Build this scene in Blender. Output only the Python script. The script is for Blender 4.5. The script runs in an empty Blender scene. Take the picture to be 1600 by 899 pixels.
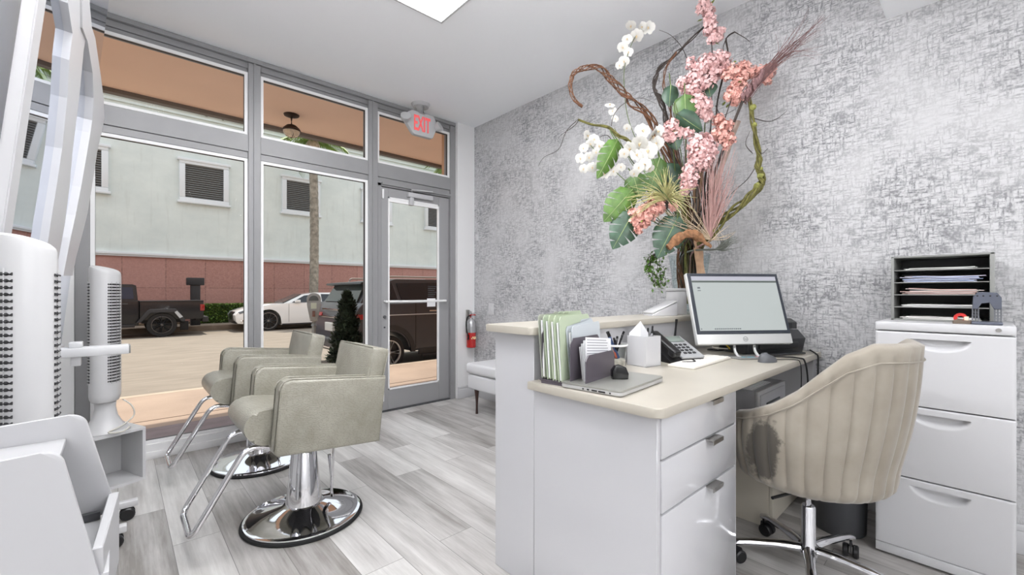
import bpy, bmesh, math, random
from mathutils import Vector, Matrix, Euler, noise
random.seed(7)
C = bpy.context.scene.collection
S = bpy.context.scene
PI = math.pi

# ------------------------------------------------------------------ camera
FPX, HZ, CAMH = 675.0, 457.5, 1.13
YAW = math.atan(740/675)
FW = Vector((math.cos(YAW), math.sin(YAW), 0)); RT = Vector((math.sin(YAW), -math.cos(YAW), 0))
cd = bpy.data.cameras.new('camera'); cam = bpy.data.objects.new('camera', cd); C.objects.link(cam)
cam.location = (0, 0, CAMH); cam.rotation_euler = (PI/2, 0, YAW-PI/2)
cd.sensor_width = 36; cd.lens = FPX/1600*36; cd.shift_y = (HZ-449.5)/1600; cd.clip_start = .02; cd.clip_end = 200
S.camera = cam

def at(u, v, d):
    """point of the room seen at photo position (u, v), d metres in front of the camera"""
    return Vector((0, 0, CAMH)) + FW*d + RT*((u-800)/FPX*d) + Vector((0, 0, -(v-HZ)/FPX*d))

# ------------------------------------------------------------------ world, sun, exposure
W = bpy.data.worlds.new('world'); S.world = W; W.use_nodes = True
bg = W.node_tree.nodes['Background']; bg.inputs[0].default_value = (.86, .93, 1, 1); bg.inputs[1].default_value = 1.0
sl = bpy.data.lights.new('sun', 'SUN'); sl.energy = 2.9; sl.angle = math.radians(1.0); sl.color = (1, .93, .82)
sun = bpy.data.objects.new('sun', sl); C.objects.link(sun)
sun.rotation_euler = Vector((.10, .27, 1)).to_track_quat('Z', 'Y').to_euler()
S.view_settings.view_transform = 'Standard'; S.view_settings.look = 'None'
S.view_settings.exposure = 0.5; S.view_settings.gamma = 1.0; S.view_settings.use_curve_mapping = False
PANEL_EMIT = 11.5
BACK_EMIT = 1.8
GLOBE_EMIT = 17.0

# ------------------------------------------------------------------ materials
def s2l(c):
    return tuple(((x/255)/12.92 if x/255 <= .04045 else ((x/255+.055)/1.055)**2.4) for x in c)
MATS = {}
def mat(name, rgb, rough=.5, metal=0, coat=0, var=0, vscale=20, bump=0, bscale=60, emit=None, es=0, stretch=None, alpha=None):
    if name in MATS: return MATS[name]
    m = bpy.data.materials.new(name); m.use_nodes = True; nt = m.node_tree; b = nt.nodes['Principled BSDF']
    col = s2l(rgb)+(1,)
    b.inputs['Base Color'].default_value = col; b.inputs['Roughness'].default_value = rough
    b.inputs['Metallic'].default_value = metal
    if coat: b.inputs['Coat Weight'].default_value = coat; b.inputs['Coat Roughness'].default_value = .08
    tc = nt.nodes.new('ShaderNodeTexCoord'); mp = nt.nodes.new('ShaderNodeMapping')
    nt.links.new(tc.outputs['Object'], mp.inputs[0])
    if stretch: mp.inputs['Scale'].default_value = stretch
    if var:
        n = nt.nodes.new('ShaderNodeTexNoise'); n.inputs['Scale'].default_value = vscale; n.inputs['Detail'].default_value = 5
        nt.links.new(mp.outputs[0], n.inputs['Vector'])
        r = nt.nodes.new('ShaderNodeValToRGB'); r.color_ramp.elements[0].position = .3; r.color_ramp.elements[1].position = .7
        r.color_ramp.elements[0].color = tuple(x*(1-var) for x in col[:3])+(1,)
        r.color_ramp.elements[1].color = tuple(min(1, x*(1+var*.6)) for x in col[:3])+(1,)
        nt.links.new(n.outputs['Fac'], r.inputs[0]); nt.links.new(r.outputs[0], b.inputs['Base Color'])
    if bump:
        n2 = nt.nodes.new('ShaderNodeTexNoise'); n2.inputs['Scale'].default_value = bscale; n2.inputs['Detail'].default_value = 4
        nt.links.new(mp.outputs[0], n2.inputs['Vector'])
        bp = nt.nodes.new('ShaderNodeBump'); bp.inputs['Strength'].default_value = bump; bp.inputs['Distance'].default_value = .01
        nt.links.new(n2.outputs['Fac'], bp.inputs['Height']); nt.links.new(bp.outputs[0], b.inputs['Normal'])
    if emit:
        b.inputs['Emission Color'].default_value = s2l(emit)+(1,); b.inputs['Emission Strength'].default_value = es
    MATS[name] = m
    return m
def glassmat(name, tint=(1, 1, 1), refl=1.0, rough=0.0):
    if name in MATS: return MATS[name]
    m = bpy.data.materials.new(name); m.use_nodes = True; nt = m.node_tree
    for n in list(nt.nodes): nt.nodes.remove(n)
    o = nt.nodes.new('ShaderNodeOutputMaterial'); mx = nt.nodes.new('ShaderNodeMixShader')
    t = nt.nodes.new('ShaderNodeBsdfTransparent'); t.inputs[0].default_value = tint+(1,)
    g = nt.nodes.new('ShaderNodeBsdfGlossy'); g.inputs['Roughness'].default_value = rough
    f = nt.nodes.new('ShaderNodeLayerWeight'); f.inputs[0].default_value = .5
    pw = mathn(nt, 'POWER', f.outputs['Facing'], 5.0); pw = mathn(nt, 'ADD', mathn(nt, 'MULTIPLY', pw, .35*refl), .0006*refl)
    nt.links.new(pw, mx.inputs[0]); nt.links.new(t.outputs[0], mx.inputs[1]); nt.links.new(g.outputs[0], mx.inputs[2])
    nt.links.new(mx.outputs[0], o.inputs[0]); MATS[name] = m
    return m
def nd(nt, t, **k):
    n = nt.nodes.new(t)
    for a, b in k.items(): setattr(n, a, b)
    return n
def mathn(nt, op, a, b=None, clamp=False):
    n = nt.nodes.new('ShaderNodeMath'); n.operation = op; n.use_clamp = clamp
    for i, x in enumerate((a, b)):
        if x is None: continue
        if isinstance(x, (int, float)): n.inputs[i].default_value = x
        else: nt.links.new(x, n.inputs[i])
    return n.outputs[0]
def mixc(nt, f, a, b):
    n = nt.nodes.new('ShaderNodeMix'); n.data_type = 'RGBA'
    if isinstance(f, (int, float)): n.inputs[0].default_value = f
    else: nt.links.new(f, n.inputs[0])
    for i, x in ((6, a), (7, b)):
        if isinstance(x, tuple): n.inputs[i].default_value = x+(1,) if len(x) == 3 else x
        else: nt.links.new(x, n.inputs[i])
    return n.outputs[2]
def ns(nt, vec, scale3, s, detail=3, rough=.5):
    mp = nd(nt, 'ShaderNodeMapping'); mp.inputs['Scale'].default_value = scale3; nt.links.new(vec, mp.inputs[0])
    n = nd(nt, 'ShaderNodeTexNoise'); n.inputs['Scale'].default_value = s; n.inputs['Detail'].default_value = detail
    n.inputs['Roughness'].default_value = rough; nt.links.new(mp.outputs[0], n.inputs['Vector'])
    return n.outputs['Fac']
def step(nt, x, lo, hi):
    n = nd(nt, 'ShaderNodeMapRange'); n.inputs[1].default_value = lo; n.inputs[2].default_value = hi; nt.links.new(x, n.inputs[0])
    return n.outputs[0]

def wallpaper_mat():
    m = bpy.data.materials.new('woven_wallpaper'); m.use_nodes = True; nt = m.node_tree; b = nt.nodes['Principled BSDF']
    v = nd(nt, 'ShaderNodeTexCoord').outputs['Object']
    hz = step(nt, ns(nt, v, (1, 15, 85), 1.3, 4, .65), .46, .60)
    vt = step(nt, ns(nt, v, (1, 80, 14), 1.3, 4, .65), .48, .62)
    patch = ns(nt, v, (1, 1, 1), 2.4, 2)
    fine = ns(nt, v, (1, 1, 1), 90, 3)
    mask = mathn(nt, 'MAXIMUM', hz, vt)
    blob = step(nt, ns(nt, v, (1, 10, 14), 1.6, 2), .57, .66)
    mask = mathn(nt, 'MAXIMUM', mask, mathn(nt, 'MULTIPLY', blob, .9))
    mask = mathn(nt, 'MULTIPLY', mask, step(nt, patch, .22, .62))
    mask = mathn(nt, 'MULTIPLY', mask, step(nt, fine, .2, .55))
    c = mixc(nt, mask, s2l((200, 200, 201)), s2l((122, 122, 125)))
    nt.links.new(c, b.inputs['Base Color']); b.inputs['Roughness'].default_value = .55
    bp = nd(nt, 'ShaderNodeBump'); bp.inputs['Strength'].default_value = .25; bp.inputs['Distance'].default_value = .004
    nt.links.new(mask, bp.inputs['Height']); nt.links.new(bp.outputs[0], b.inputs['Normal'])
    return m
def floor_mat():
    m = bpy.data.materials.new('grey_vinyl_planks'); m.use_nodes = True; nt = m.node_tree; b = nt.nodes['Principled BSDF']
    v = nd(nt, 'ShaderNodeTexCoord').outputs['Object']
    mp = nd(nt, 'ShaderNodeMapping'); mp.inputs['Rotation'].default_value = (0, 0, PI/2); nt.links.new(v, mp.inputs[0])
    br = nd(nt, 'ShaderNodeTexBrick'); nt.links.new(mp.outputs[0], br.inputs['Vector'])
    br.inputs['Color1'].default_value = (0, 0, 0, 1); br.inputs['Color2'].default_value = (1, 1, 1, 1); br.inputs['Mortar'].default_value = (.5, .5, .5, 1)
    br.inputs['Scale'].default_value = 1; br.inputs['Mortar Size'].default_value = .0012; br.inputs['Brick Width'].default_value = 1.22; br.inputs['Row Height'].default_value = .18
    br.offset = .37; br.offset_frequency = 2
    sep = nd(nt, 'ShaderNodeSeparateColor'); nt.links.new(br.outputs['Color'], sep.inputs[0])
    # shift the grain of every plank
    ad = nd(nt, 'ShaderNodeVectorMath', operation='MULTIPLY_ADD'); nt.links.new(br.outputs['Color'], ad.inputs[0])
    ad.inputs[1].default_value = (7, 13, 3); nt.links.new(v, ad.inputs[2])
    g1 = ns(nt, ad.outputs[0], (9, 1.1, 1), 1.4, 5, .6)
    g2 = ns(nt, ad.outputs[0], (60, 2.2, 1), 1.5, 4, .6)
    x = mathn(nt, 'ADD', mathn(nt, 'MULTIPLY', sep.outputs[0], .40), mathn(nt, 'MULTIPLY', g1, 1.0))
    x = mathn(nt, 'ADD', x, mathn(nt, 'MULTIPLY', g2, .35))
    r = nd(nt, 'ShaderNodeValToRGB'); nt.links.new(step(nt, x, .45, 1.35), r.inputs[0])
    e = r.color_ramp.elements; e[0].position = .12; e[0].color = s2l((128, 123, 118))+(1,); e[1].position = .85; e[1].color = s2l((212, 210, 207))+(1,)
    k = r.color_ramp.elements.new(.45); k.color = s2l((176, 173, 170))+(1,)
    c = mixc(nt, br.outputs['Fac'], r.outputs[0], s2l((112, 110, 108)))
    nt.links.new(c, b.inputs['Base Color']); b.inputs['Roughness'].default_value = .33
    bp = nd(nt, 'ShaderNodeBump'); bp.inputs['Strength'].default_value = .12; bp.inputs['Distance'].default_value = .003
    nt.links.new(g2, bp.inputs['Height']); nt.links.new(bp.outputs[0], b.inputs['Normal'])
    return m
def panel_wall_mat():
    m = bpy.data.materials.new('terracotta_panels'); m.use_nodes = True; nt = m.node_tree; b = nt.nodes['Principled BSDF']
    v = nd(nt, 'ShaderNodeTexCoord').outputs['Object']
    mp = nd(nt, 'ShaderNodeMapping'); mp.inputs['Rotation'].default_value = (PI/2, 0, 0); mp.inputs['Location'].default_value = (.3, 0, 0); nt.links.new(v, mp.inputs[0])
    br = nd(nt, 'ShaderNodeTexBrick'); nt.links.new(mp.outputs[0], br.inputs['Vector']); br.offset = 0
    for k_, c_ in (('Color1', (172, 128, 120)), ('Color2', (160, 116, 108)), ('Mortar', (108, 78, 74))): br.inputs[k_].default_value = s2l(c_)+(1,)
    br.inputs['Scale'].default_value = 1; br.inputs['Mortar Size'].default_value = .012; br.inputs['Brick Width'].default_value = 1.15; br.inputs['Row Height'].default_value = 1.3
    f = ns(nt, v, (1, 1, 1), 22, 6, .7)
    c = mixc(nt, step(nt, f, .35, .75), br.outputs['Color'], s2l((190, 146, 134)))
    nt.links.new(c, b.inputs['Base Color']); b.inputs['Roughness'].default_value = .6
    return m
def stucco_mat():
    m = bpy.data.materials.new('pale_green_stucco'); m.use_nodes = True; nt = m.node_tree; b = nt.nodes['Principled BSDF']
    v = nd(nt, 'ShaderNodeTexCoord').outputs['Object']
    a = ns(nt, v, (1, 1, 1.4), .9, 5, .65); s = ns(nt, v, (3, 1, .35), 2.2, 4)
    c = mixc(nt, step(nt, a, .35, .7), s2l((208, 217, 214)), s2l((222, 230, 226)))
    c = mixc(nt, mathn(nt, 'MULTIPLY', step(nt, s, .56, .78), .35), c, s2l((176, 180, 174)))
    nt.links.new(c, b.inputs['Base Color']); b.inputs['Roughness'].default_value = .85
    return m
def velvet_mat():
    m = bpy.data.materials.new('greige_velvet'); m.use_nodes = True; nt = m.node_tree; b = nt.nodes['Principled BSDF']
    v = nd(nt, 'ShaderNodeTexCoord').outputs['Object']
    n = ns(nt, v, (1, 1, 1), 7, 5); base = mixc(nt, step(nt, n, .35, .7), s2l((142, 134, 122)), s2l((158, 151, 139)))
    # worn dark patch on one arm, its own ragged outline
    sp = nd(nt, 'ShaderNodeSeparateXYZ'); nt.links.new(v, sp.inputs[0])
    w = ns(nt, v, (1, 1, 1), 16, 4, .7)
    def band(o, c0, hw):
        return mathn(nt, 'DIVIDE', mathn(nt, 'SUBTRACT', o, c0), hw)
    dx = band(sp.outputs[0], STAIN[0], STAIN[3]); dz = band(sp.outputs[2], STAIN[1], STAIN[4])
    dx = mathn(nt, 'SUBTRACT', dx, mathn(nt, 'MULTIPLY', dz, -.35))
    rr = mathn(nt, 'SQRT', mathn(nt, 'ADD', mathn(nt, 'MULTIPLY', dx, dx), mathn(nt, 'MULTIPLY', dz, dz)))
    rr = mathn(nt, 'ADD', rr, mathn(nt, 'MULTIPLY', mathn(nt, 'SUBTRACT', w, .5), 1.5))
    k = nd(nt, 'ShaderNodeMapRange'); k.inputs[1].default_value = 1.05; k.inputs[2].default_value = .78; nt.links.new(rr, k.inputs[0])
    side = mathn(nt, 'GREATER_THAN', mathn(nt, 'MULTIPLY', sp.outputs[1], STAIN[2]), 0.1)
    k2 = mathn(nt, 'MULTIPLY', mathn(nt, 'MULTIPLY', k.outputs[0], side), .85)
    c = mixc(nt, k2, base, s2l((66, 62, 56)))
    nt.links.new(c, b.inputs['Base Color']); b.inputs['Roughness'].default_value = .85
    b.inputs['Sheen Weight'].default_value = .35; b.inputs['Sheen Roughness'].default_value = .4
    bp = nd(nt, 'ShaderNodeBump'); bp.inputs['Strength'].default_value = .15; bp.inputs['Distance'].default_value = .01
    nt.links.new(n, bp.inputs['Height']); nt.links.new(bp.outputs[0], b.inputs['Normal'])
    return m
def leather_mat():
    m = bpy.data.materials.new('croc_leather'); m.use_nodes = True; nt = m.node_tree; b = nt.nodes['Principled BSDF']
    v = nd(nt, 'ShaderNodeTexCoord').outputs['Object']
    mp = nd(nt, 'ShaderNodeMapping'); mp.inputs['Scale'].default_value = (45, 45, 150); nt.links.new(v, mp.inputs[0])
    vo = nd(nt, 'ShaderNodeTexVoronoi'); vo.feature = 'DISTANCE_TO_EDGE'; vo.inputs['Scale'].default_value = 1; nt.links.new(mp.outputs[0], vo.inputs['Vector'])
    n = ns(nt, v, (1, 1, 1), 12, 4)
    e = step(nt, vo.outputs['Distance'], .0, .16)
    c = mixc(nt, step(nt, n, .3, .7), s2l((143, 140, 127)), s2l((161, 158, 146)))
    c = mixc(nt, mathn(nt, 'MULTIPLY', mathn(nt, 'SUBTRACT', 1.0, e), .3), c, s2l((124, 120, 106)))
    nt.links.new(c, b.inputs['Base Color']); b.inputs['Roughness'].default_value = .36; b.inputs['Coat Weight'].default_value = .15
    bp = nd(nt, 'ShaderNodeBump'); bp.inputs['Strength'].default_value = .35; bp.inputs['Distance'].default_value = .003
    nt.links.new(e, bp.inputs['Height']); nt.links.new(bp.outputs[0], b.inputs['Normal'])
    return m

WHITE_WALL = mat('white_wall_paint', (226, 226, 226), .6)
CEIL = mat('white_ceiling_paint', (248, 250, 253), .8)
FRAME = mat('brushed_aluminium_frame', (148, 148, 149), .45, .15, var=.04, vscale=8)
BEAD = mat('pale_glazing_bead', (236, 236, 236), .35)
GASKET = mat('dark_gasket', (60, 60, 62), .6)
GLOSSW = mat('gloss_white_laminate', (198, 198, 201), .12, coat=.5)
POWDER = mat('white_powder_coat', (196, 196, 198), .35)
PLASTW = mat('white_plastic', (206, 206, 207), .3)
QUARTZ = mat('cream_quartz', (184, 178, 166), .3, var=.05, vscale=6)
CHROME = mat('chrome', (225, 225, 228), .05, 1)
SATIN = mat('satin_nickel', (170, 168, 165), .3, 1)
BLACKP = mat('black_plastic', (28, 28, 30), .35)
BLACKR = mat('black_rubber', (22, 22, 23), .8)
DKGREY = mat('dark_grey_plastic', (72, 73, 76), .5)
MIDGREY = mat('grey_metal', (130, 130, 128), .45, .2)
DARKW = mat('dark_walnut', (62, 40, 34), .4)
PAPER = mat('white_paper', (236, 236, 238), .8)
GLASS = glassmat('clear_window_glass')
LEATHER = leather_mat()
SOFT = mat('pale_grey_fabric', (214, 214, 216), .85, bump=.1, bscale=150)

# ------------------------------------------------------------------ mesh helpers
def NB(): return bmesh.new()
def merge(dst, src, M=None):
    if M is not None: src.transform(M)
    me = bpy.data.meshes.new('t'); src.to_mesh(me); src.free(); dst.from_mesh(me); bpy.data.meshes.remove(me)
def box(bm, x0, x1, y0, y1, z0, z1, bev=0, seg=2, M=None, taper=None):
    t = NB(); r = bmesh.ops.create_cube(t, size=1)
    for v in t.verts:
        v.co = Vector((x0+(v.co.x+.5)*(x1-x0), y0+(v.co.y+.5)*(y1-y0), z0+(v.co.z+.5)*(z1-z0)))
    if taper:
        cx, cy = (x0+x1)/2, (y0+y1)/2
        for v in t.verts:
            if v.co.z < (z0+z1)/2: v.co.x = cx+(v.co.x-cx)*taper; v.co.y = cy+(v.co.y-cy)*taper
    if bev: bmesh.ops.bevel(t, geom=list(t.edges), offset=bev, segments=seg, affect='EDGES', profile=.5)
    merge(bm, t, M)
def frame_axes(d):
    d = d.normalized(); a = Vector((0, 0, 1)) if abs(d.z) < .9 else Vector((1, 0, 0))
    x = d.cross(a).normalized(); return x, x.cross(d).normalized()
def tube(bm, pts, r, n=8, cap=True, closed=False):
    pts = [Vector(p) for p in pts]; N = len(pts)
    rs = r if isinstance(r, (list, tuple)) else [r]*N
    rings = []; px = None
    for i, p in enumerate(pts):
        if closed: d = pts[(i+1) % N]-pts[i-1]
        else: d = pts[min(i+1, N-1)]-pts[max(i-1, 0)]
        if d.length < 1e-9: d = Vector((0, 0, 1))
        d.normalize()
        if px is None: x, y = frame_axes(d)
        else:
            x = (px-d*px.dot(d))
            if x.length < 1e-6: x, y = frame_axes(d)
            x.normalize(); y = d.cross(x)
        px = x
        rings.append([bm.verts.new(p+(x*math.cos(2*PI*k/n)+y*math.sin(2*PI*k/n))*rs[i]) for k in range(n)])
    M = N if closed else N-1
    for i in range(M):
        a, b = rings[i], rings[(i+1) % N]
        for k in range(n): bm.faces.new((a[k], a[(k+1) % n], b[(k+1) % n], b[k]))
    if cap and not closed:
        bm.faces.new(rings[0][::-1]); bm.faces.new(rings[-1])
def spline(pts, k=6, closed=False):
    pts = [Vector(p) for p in pts]; out = []; n = len(pts)
    rng = n if closed else n-1
    for i in range(rng):
        g = (lambda j: pts[j % n]) if closed else (lambda j: pts[max(0, min(n-1, j))])
        p0, p1, p2, p3 = g(i-1), g(i), g(i+1), g(i+2)
        for j in range(k):
            t = j/k
            out.append(.5*((2*p1)+(p2-p0)*t+(2*p0-5*p1+4*p2-p3)*t*t+(3*p1-p0-3*p2+p3)*t**3))
    if not closed: out.append(pts[-1])
    return out
def rounded(pts, r, k=5):
    """polyline with its corners rounded to radius r"""
    pts = [Vector(p) for p in pts]; out = [pts[0]]
    for i in range(1, len(pts)-1):
        a, b, c = pts[i-1], pts[i], pts[i+1]
        d1 = (a-b); d2 = (c-b); q = min(r, d1.length*.45, d2.length*.45)
        s, e = b+d1.normalized()*q, b+d2.normalized()*q
        for j in range(k+1):
            t = j/k; out.append(s*(1-t)**2+b*2*t*(1-t)+e*t*t)
    out.append(pts[-1]); return out
def cyl(bm, p0, p1, r0, r1=None, n=16): tube(bm, [p0, p1], [r0, r0 if r1 is None else r1], n)
def lathe(bm, prof, c=(0, 0, 0), n=32, M=None, closed=False):
    t = NB(); rings = []
    for r, z in prof:
        if r < 1e-6: rings.append([t.verts.new((0, 0, z))])
        else: rings.append([t.verts.new((r*math.cos(2*PI*k/n), r*math.sin(2*PI*k/n), z)) for k in range(n)])
    L = len(rings)
    for i in range(L if closed else L-1):
        a, b = rings[i], rings[(i+1) % L]
        for k in range(n):
            k2 = (k+1) % n
            if len(a) == 1 and len(b) == 1: continue
            if len(a) == 1: t.faces.new((a[0], b[k2], b[k]))
            elif len(b) == 1: t.faces.new((a[k], a[k2], b[0]))
            else: t.faces.new((a[k], a[k2], b[k2], b[k]))
    merge(bm, t, (M if M is not None else Matrix()) if c == (0, 0, 0) else Matrix.Translation(c) @ (M if M is not None else Matrix()))
def prism(bm, poly, a0, a1, axis='y', bev=0, seg=2, M=None, shrink=None):
    """extrude a 2D polygon; axis y: poly is (x,z); x: (y,z); z: (x,y)"""
    t = NB()
    def P(p, a):
        return {'y': (p[0], a, p[1]), 'x': (a, p[0], p[1]), 'z': (p[0], p[1], a)}[axis]
    p1 = shrink if shrink else poly
    A = [t.verts.new(P(p, a0)) for p in poly]; B = [t.verts.new(P(p, a1)) for p in p1]
    n = len(poly)
    caps = [t.faces.new(A), t.faces.new(B[::-1])]
    for i in range(n): t.faces.new((A[i], B[i], B[(i+1) % n], A[(i+1) % n]))
    if bev:
        es = set(); [es.update(f.edges) for f in caps]
        bmesh.ops.bevel(t, geom=list(es), offset=bev, segments=seg, affect='EDGES', profile=.5)
    bmesh.ops.triangulate(t, faces=[f for f in t.faces if len(f.verts) > 4])
    merge(bm, t, M)
def quadm(bm, pts):
    bm.faces.new([bm.verts.new(Vector(p)) for p in pts])
def finish(name, bm, m, parent=None, smooth=True, ang=38, world=None, loc=None):
    """link a bmesh as one object. world=Vector: mesh was built in world space, bring it to that origin"""
    if world is not None: bm.transform(world)
    bmesh.ops.recalc_face_normals(bm, faces=list(bm.faces))
    me = bpy.data.meshes.new(name)
    if smooth:
        for f in bm.faces: f.smooth = True
        for e in bm.edges:
            if len(e.link_faces) == 2:
                if e.calc_face_angle(0) > math.radians(ang): e.smooth = False
            elif len(e.link_faces) != 2: e.smooth = False
    bm.to_mesh(me); bm.free(); me.materials.append(m)
    o = bpy.data.objects.new(name, me); C.objects.link(o)
    if parent is not None: o.parent = parent
    if loc is not None: o.location = loc
    return o
INV = {}
def thing(name, label, cat, loc=(0, 0, 0), rz=0, group=None, kind=None):
    o = bpy.data.objects.new(name, None); C.objects.link(o); o.location = loc; o.rotation_euler = (0, 0, rz); o.empty_display_size = .1
    if label: o['label'] = label
    if cat: o['category'] = cat
    if group: o['group'] = group
    if kind: o['kind'] = kind
    INV[o.name] = (Matrix.Translation(loc) @ Matrix.Rotation(rz, 4, 'Z')).inverted()
    return o
def tag(o, label, cat, group=None, kind=None):
    o['label'] = label; o['category'] = cat
    if group: o['group'] = group
    if kind: o['kind'] = kind
    return o
def part(name, bm, m, root, parent=None, world=False, label=None, kind=None, **k):
    o = finish(name, bm, m, parent or root, world=INV[root.name] if world else None, **k)
    if label: o['label'] = label
    if kind: o['kind'] = kind
    return o
def solo(name, bm, m, loc, label, cat, group=None, world=True, kind=None, **k):
    """a thing that is a single mesh with its origin at loc"""
    o = finish(name, bm, m, None, world=Matrix.Translation(loc).inverted() if world else None, loc=loc, **k)
    return tag(o, label, cat, group, kind)
def struct(name, bm, m, parent=None, **k):
    o = finish(name, bm, m, parent, **k)
    if parent is None: o['kind'] = 'structure'
    return o
def copy_tree(o, parent=None):
    c = o.copy(); C.objects.link(c)
    if parent: c.parent = parent
    for ch in list(o.children): copy_tree(ch, c)
    return c
def text_bm(s, size, depth=.002, bold=0):
    cu = bpy.data.curves.new('t', 'FONT'); cu.body = s; cu.size = size; cu.extrude = depth; cu.align_x = 'CENTER'; cu.align_y = 'CENTER'; cu.offset = bold
    o = bpy.data.objects.new('t', cu); C.objects.link(o)
    me = bpy.data.meshes.new_from_object(o.evaluated_get(bpy.context.evaluated_depsgraph_get()))
    bm = NB(); bm.from_mesh(me); bpy.data.objects.remove(o); bpy.data.curves.remove(cu); bpy.data.meshes.remove(me)
    return bm

# ================================================================== ROOM SHELL
CZ, WX, FY, LX = 2.94, 2.89, 3.78, -.36
b = NB(); box(b, -1.9, WX+.1, -3.6, 3.98, -.1, 0); struct('floor', b, floor_mat(), smooth=False)
b = NB(); box(b, -1.9, WX+.1, .34, 4.0, CZ, CZ+.12); struct('ceiling', b, CEIL, smooth=False)
b = NB(); box(b, -1.9, WX, -3.6, .34, 2.52, 3.06); struct('trim_1', b, CEIL, smooth=False)      # dropped soffit over the back of the salon
b = NB(); box(b, WX, WX+.12, -3.6, 4.0, 0, 3.06); struct('wall_right', b, wallpaper_mat(), smooth=False)
b = NB(); box(b, -1.9, WX, -3.72, -3.6, 0, 3.06); struct('wall_back', b, WHITE_WALL, smooth=False)
b = NB(); box(b, LX-.12, LX, .9, 4.0, 0, CZ); box(b, -1.9, LX-.12, .9, 1.0, 0, CZ); box(b, -2.02, -1.9, -3.6, 1.0, 0, 3.06)
struct('wall_left', b, WHITE_WALL, smooth=False)
b = NB(); box(b, 2.665, WX, FY, 3.98, 0, CZ); box(b, LX, -.20, FY, 3.98, 0, CZ); struct('wall_front', b, WHITE_WALL, smooth=False)
def baseb(name, x0, x1, y0, y1):
    b = NB(); box(b, x0, x1, y0, y1, 0, .10, .003); box(b, x0+.002*(x1-x0 > .1), x1-.003*(x1-x0 < .1), y0+.003, y1, .10, .13, .003); struct(name, b, POWDER)
baseb('baseboard_front', 2.665, WX, FY-.016, FY)
baseb('baseboard_right', WX-.016, WX, -3.6, FY-.016)
# ---- storefront frame
def bar(b, x0, x1, z0, z1, y0=3.82, y1=3.94, bev=.003): box(b, x0, x1, y0, y1, z0, z1, bev, 1)
def beads(b, x0, x1, z0, z1, w=.022, y=3.835):
    box(b, x0, x0+w, y, y+.02, z0, z1); box(b, x1-w, x1, y, y+.02, z0, z1)
    box(b, x0+w, x1-w, y, y+.02, z1-w, z1); box(b, x0+w, x1-w, y, y+.02, z0, z0+w)
b = NB()
bar(b, -.20, 2.665, 2.865, CZ, 3.84); bar(b, -.20, 2.665, 2.905, CZ, 3.81, 3.84); bar(b, -.20, 2.665, 2.83, 2.865, 3.85)      # stepped header
bar(b, -.20, 2.665, 2.215, 2.345); bar(b, -.20, 1.72, 2.165, 2.215, 3.83)                          # transom rail
struct('trim_2', b, FRAME)
b = NB()
for x0, x1 in ((-.20, -.13), (.74, .825), (1.70, 1.79), (2.60, 2.665)): bar(b, x0, x1, 0, 2.90, 3.815)
for x in (.775, 1.735): box(b, x, x+.012, 3.805, 3.815, .1, 2.9)
bar(b, 1.79, 1.832, 0, 2.165, 3.83); bar(b, 1.79, 2.60, 2.135, 2.215, 3.83); box(b, 1.832, 2.6, 3.81, 3.83, 2.15, 2.17)
struct('trim_3', b, FRAME)
b = NB(); bar(b, -.13, .74, 0, .10, 3.82); bar(b, .825, 1.70, 0, .10, 3.82); box(b, -.13, .74, 3.805, 3.82, 0, .05, .003); box(b, .825, 1.70, 3.805, 3.82, 0, .05, .003)
struct('trim_4', b, BEAD)
def window(i, x0, x1, z0, z1):
    b = NB(); beads(b, x0, x1, z0, z1)
    o = struct('window_%d' % i, b, BEAD, smooth=False)
    g = NB(); w = .018
    for a in ((x0+w, x0+w+.005, z0+w, z1-w), (x1-w-.005, x1-w, z0+w, z1-w), (x0+w, x1-w, z1-w-.005, z1-w), (x0+w, x1-w, z0+w, z0+w+.005)):
        box(g, a[0], a[1], 3.845, 3.87, a[2], a[3])
    finish('window_gasket', g, GASKET, o, smooth=False)
    g = NB(); box(g, x0+w, x1-w, 3.875, 3.881, z0+w, z1-w); finish('window_pane', g, GLASS, o, smooth=False)
window(1, -.13, .74, .10, 2.165); window(2, .825, 1.70, .10, 2.165)
window(3, -.13, .74, 2.345, 2.83); window(4, .825, 1.70, 2.345, 2.83); window(5, 1.79, 2.60, 2.345, 2.83)
# ---- door
b = NB()
for a in ((1.836, 1.905, .012, 2.13), (2.475, 2.598, .012, 2.13), (1.905, 2.475, .012, .20), (1.905, 2.475, 2.045, 2.13)): box(b, a[0], a[1], 3.845, 3.89, a[2], a[3], .002, 1)
door = struct('door_1', b, mat('door_aluminium', (158, 158, 159), .45, .15))
b = NB(); w = .014
for a in ((1.905, 1.905+w, .20, 2.045), (2.475-w, 2.475, .20, 2.045), (1.905, 2.475, .20, .20+w), (1.905, 2.475, 2.045-w, 2.045)): box(b, a[0], a[1], 3.84, 3.86, a[2], a[3])
finish('glazing_bead', b, BEAD, door, smooth=False)
b = NB(); box(b, 1.905, 2.475, 3.842, 3.862, 2.0, 2.031, .002, 1); finish('top_strip', b, BEAD, door, smooth=False)
b = NB(); box(b, 1.905+w, 2.475-w, 3.865, 3.871, .214, 2.031); finish('door_pane', b, GLASS, door, smooth=False)
b = NB(); tube(b, rounded([(1.87, 3.845, 1.045), (1.87, 3.79, 1.045), (2.53, 3.79, 1.045), (2.53, 3.845, 1.045)], .02), .012, 10); finish('push_bar', b, BEAD, door)
b = NB(); box(b, 2.10, 2.38, 3.80, 3.845, 2.07, 2.115, .008); tube(b, [(2.15, 3.82, 2.115), (2.13, 3.80, 2.14), (2.36, 3.78, 2.15)], .008, 8); box(b, 2.12, 2.16, 3.80, 3.845, 1.99, 2.07, .005)
finish('door_closer', b, mat('closer_grey', (196, 196, 198), .4, .3), door)
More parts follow.
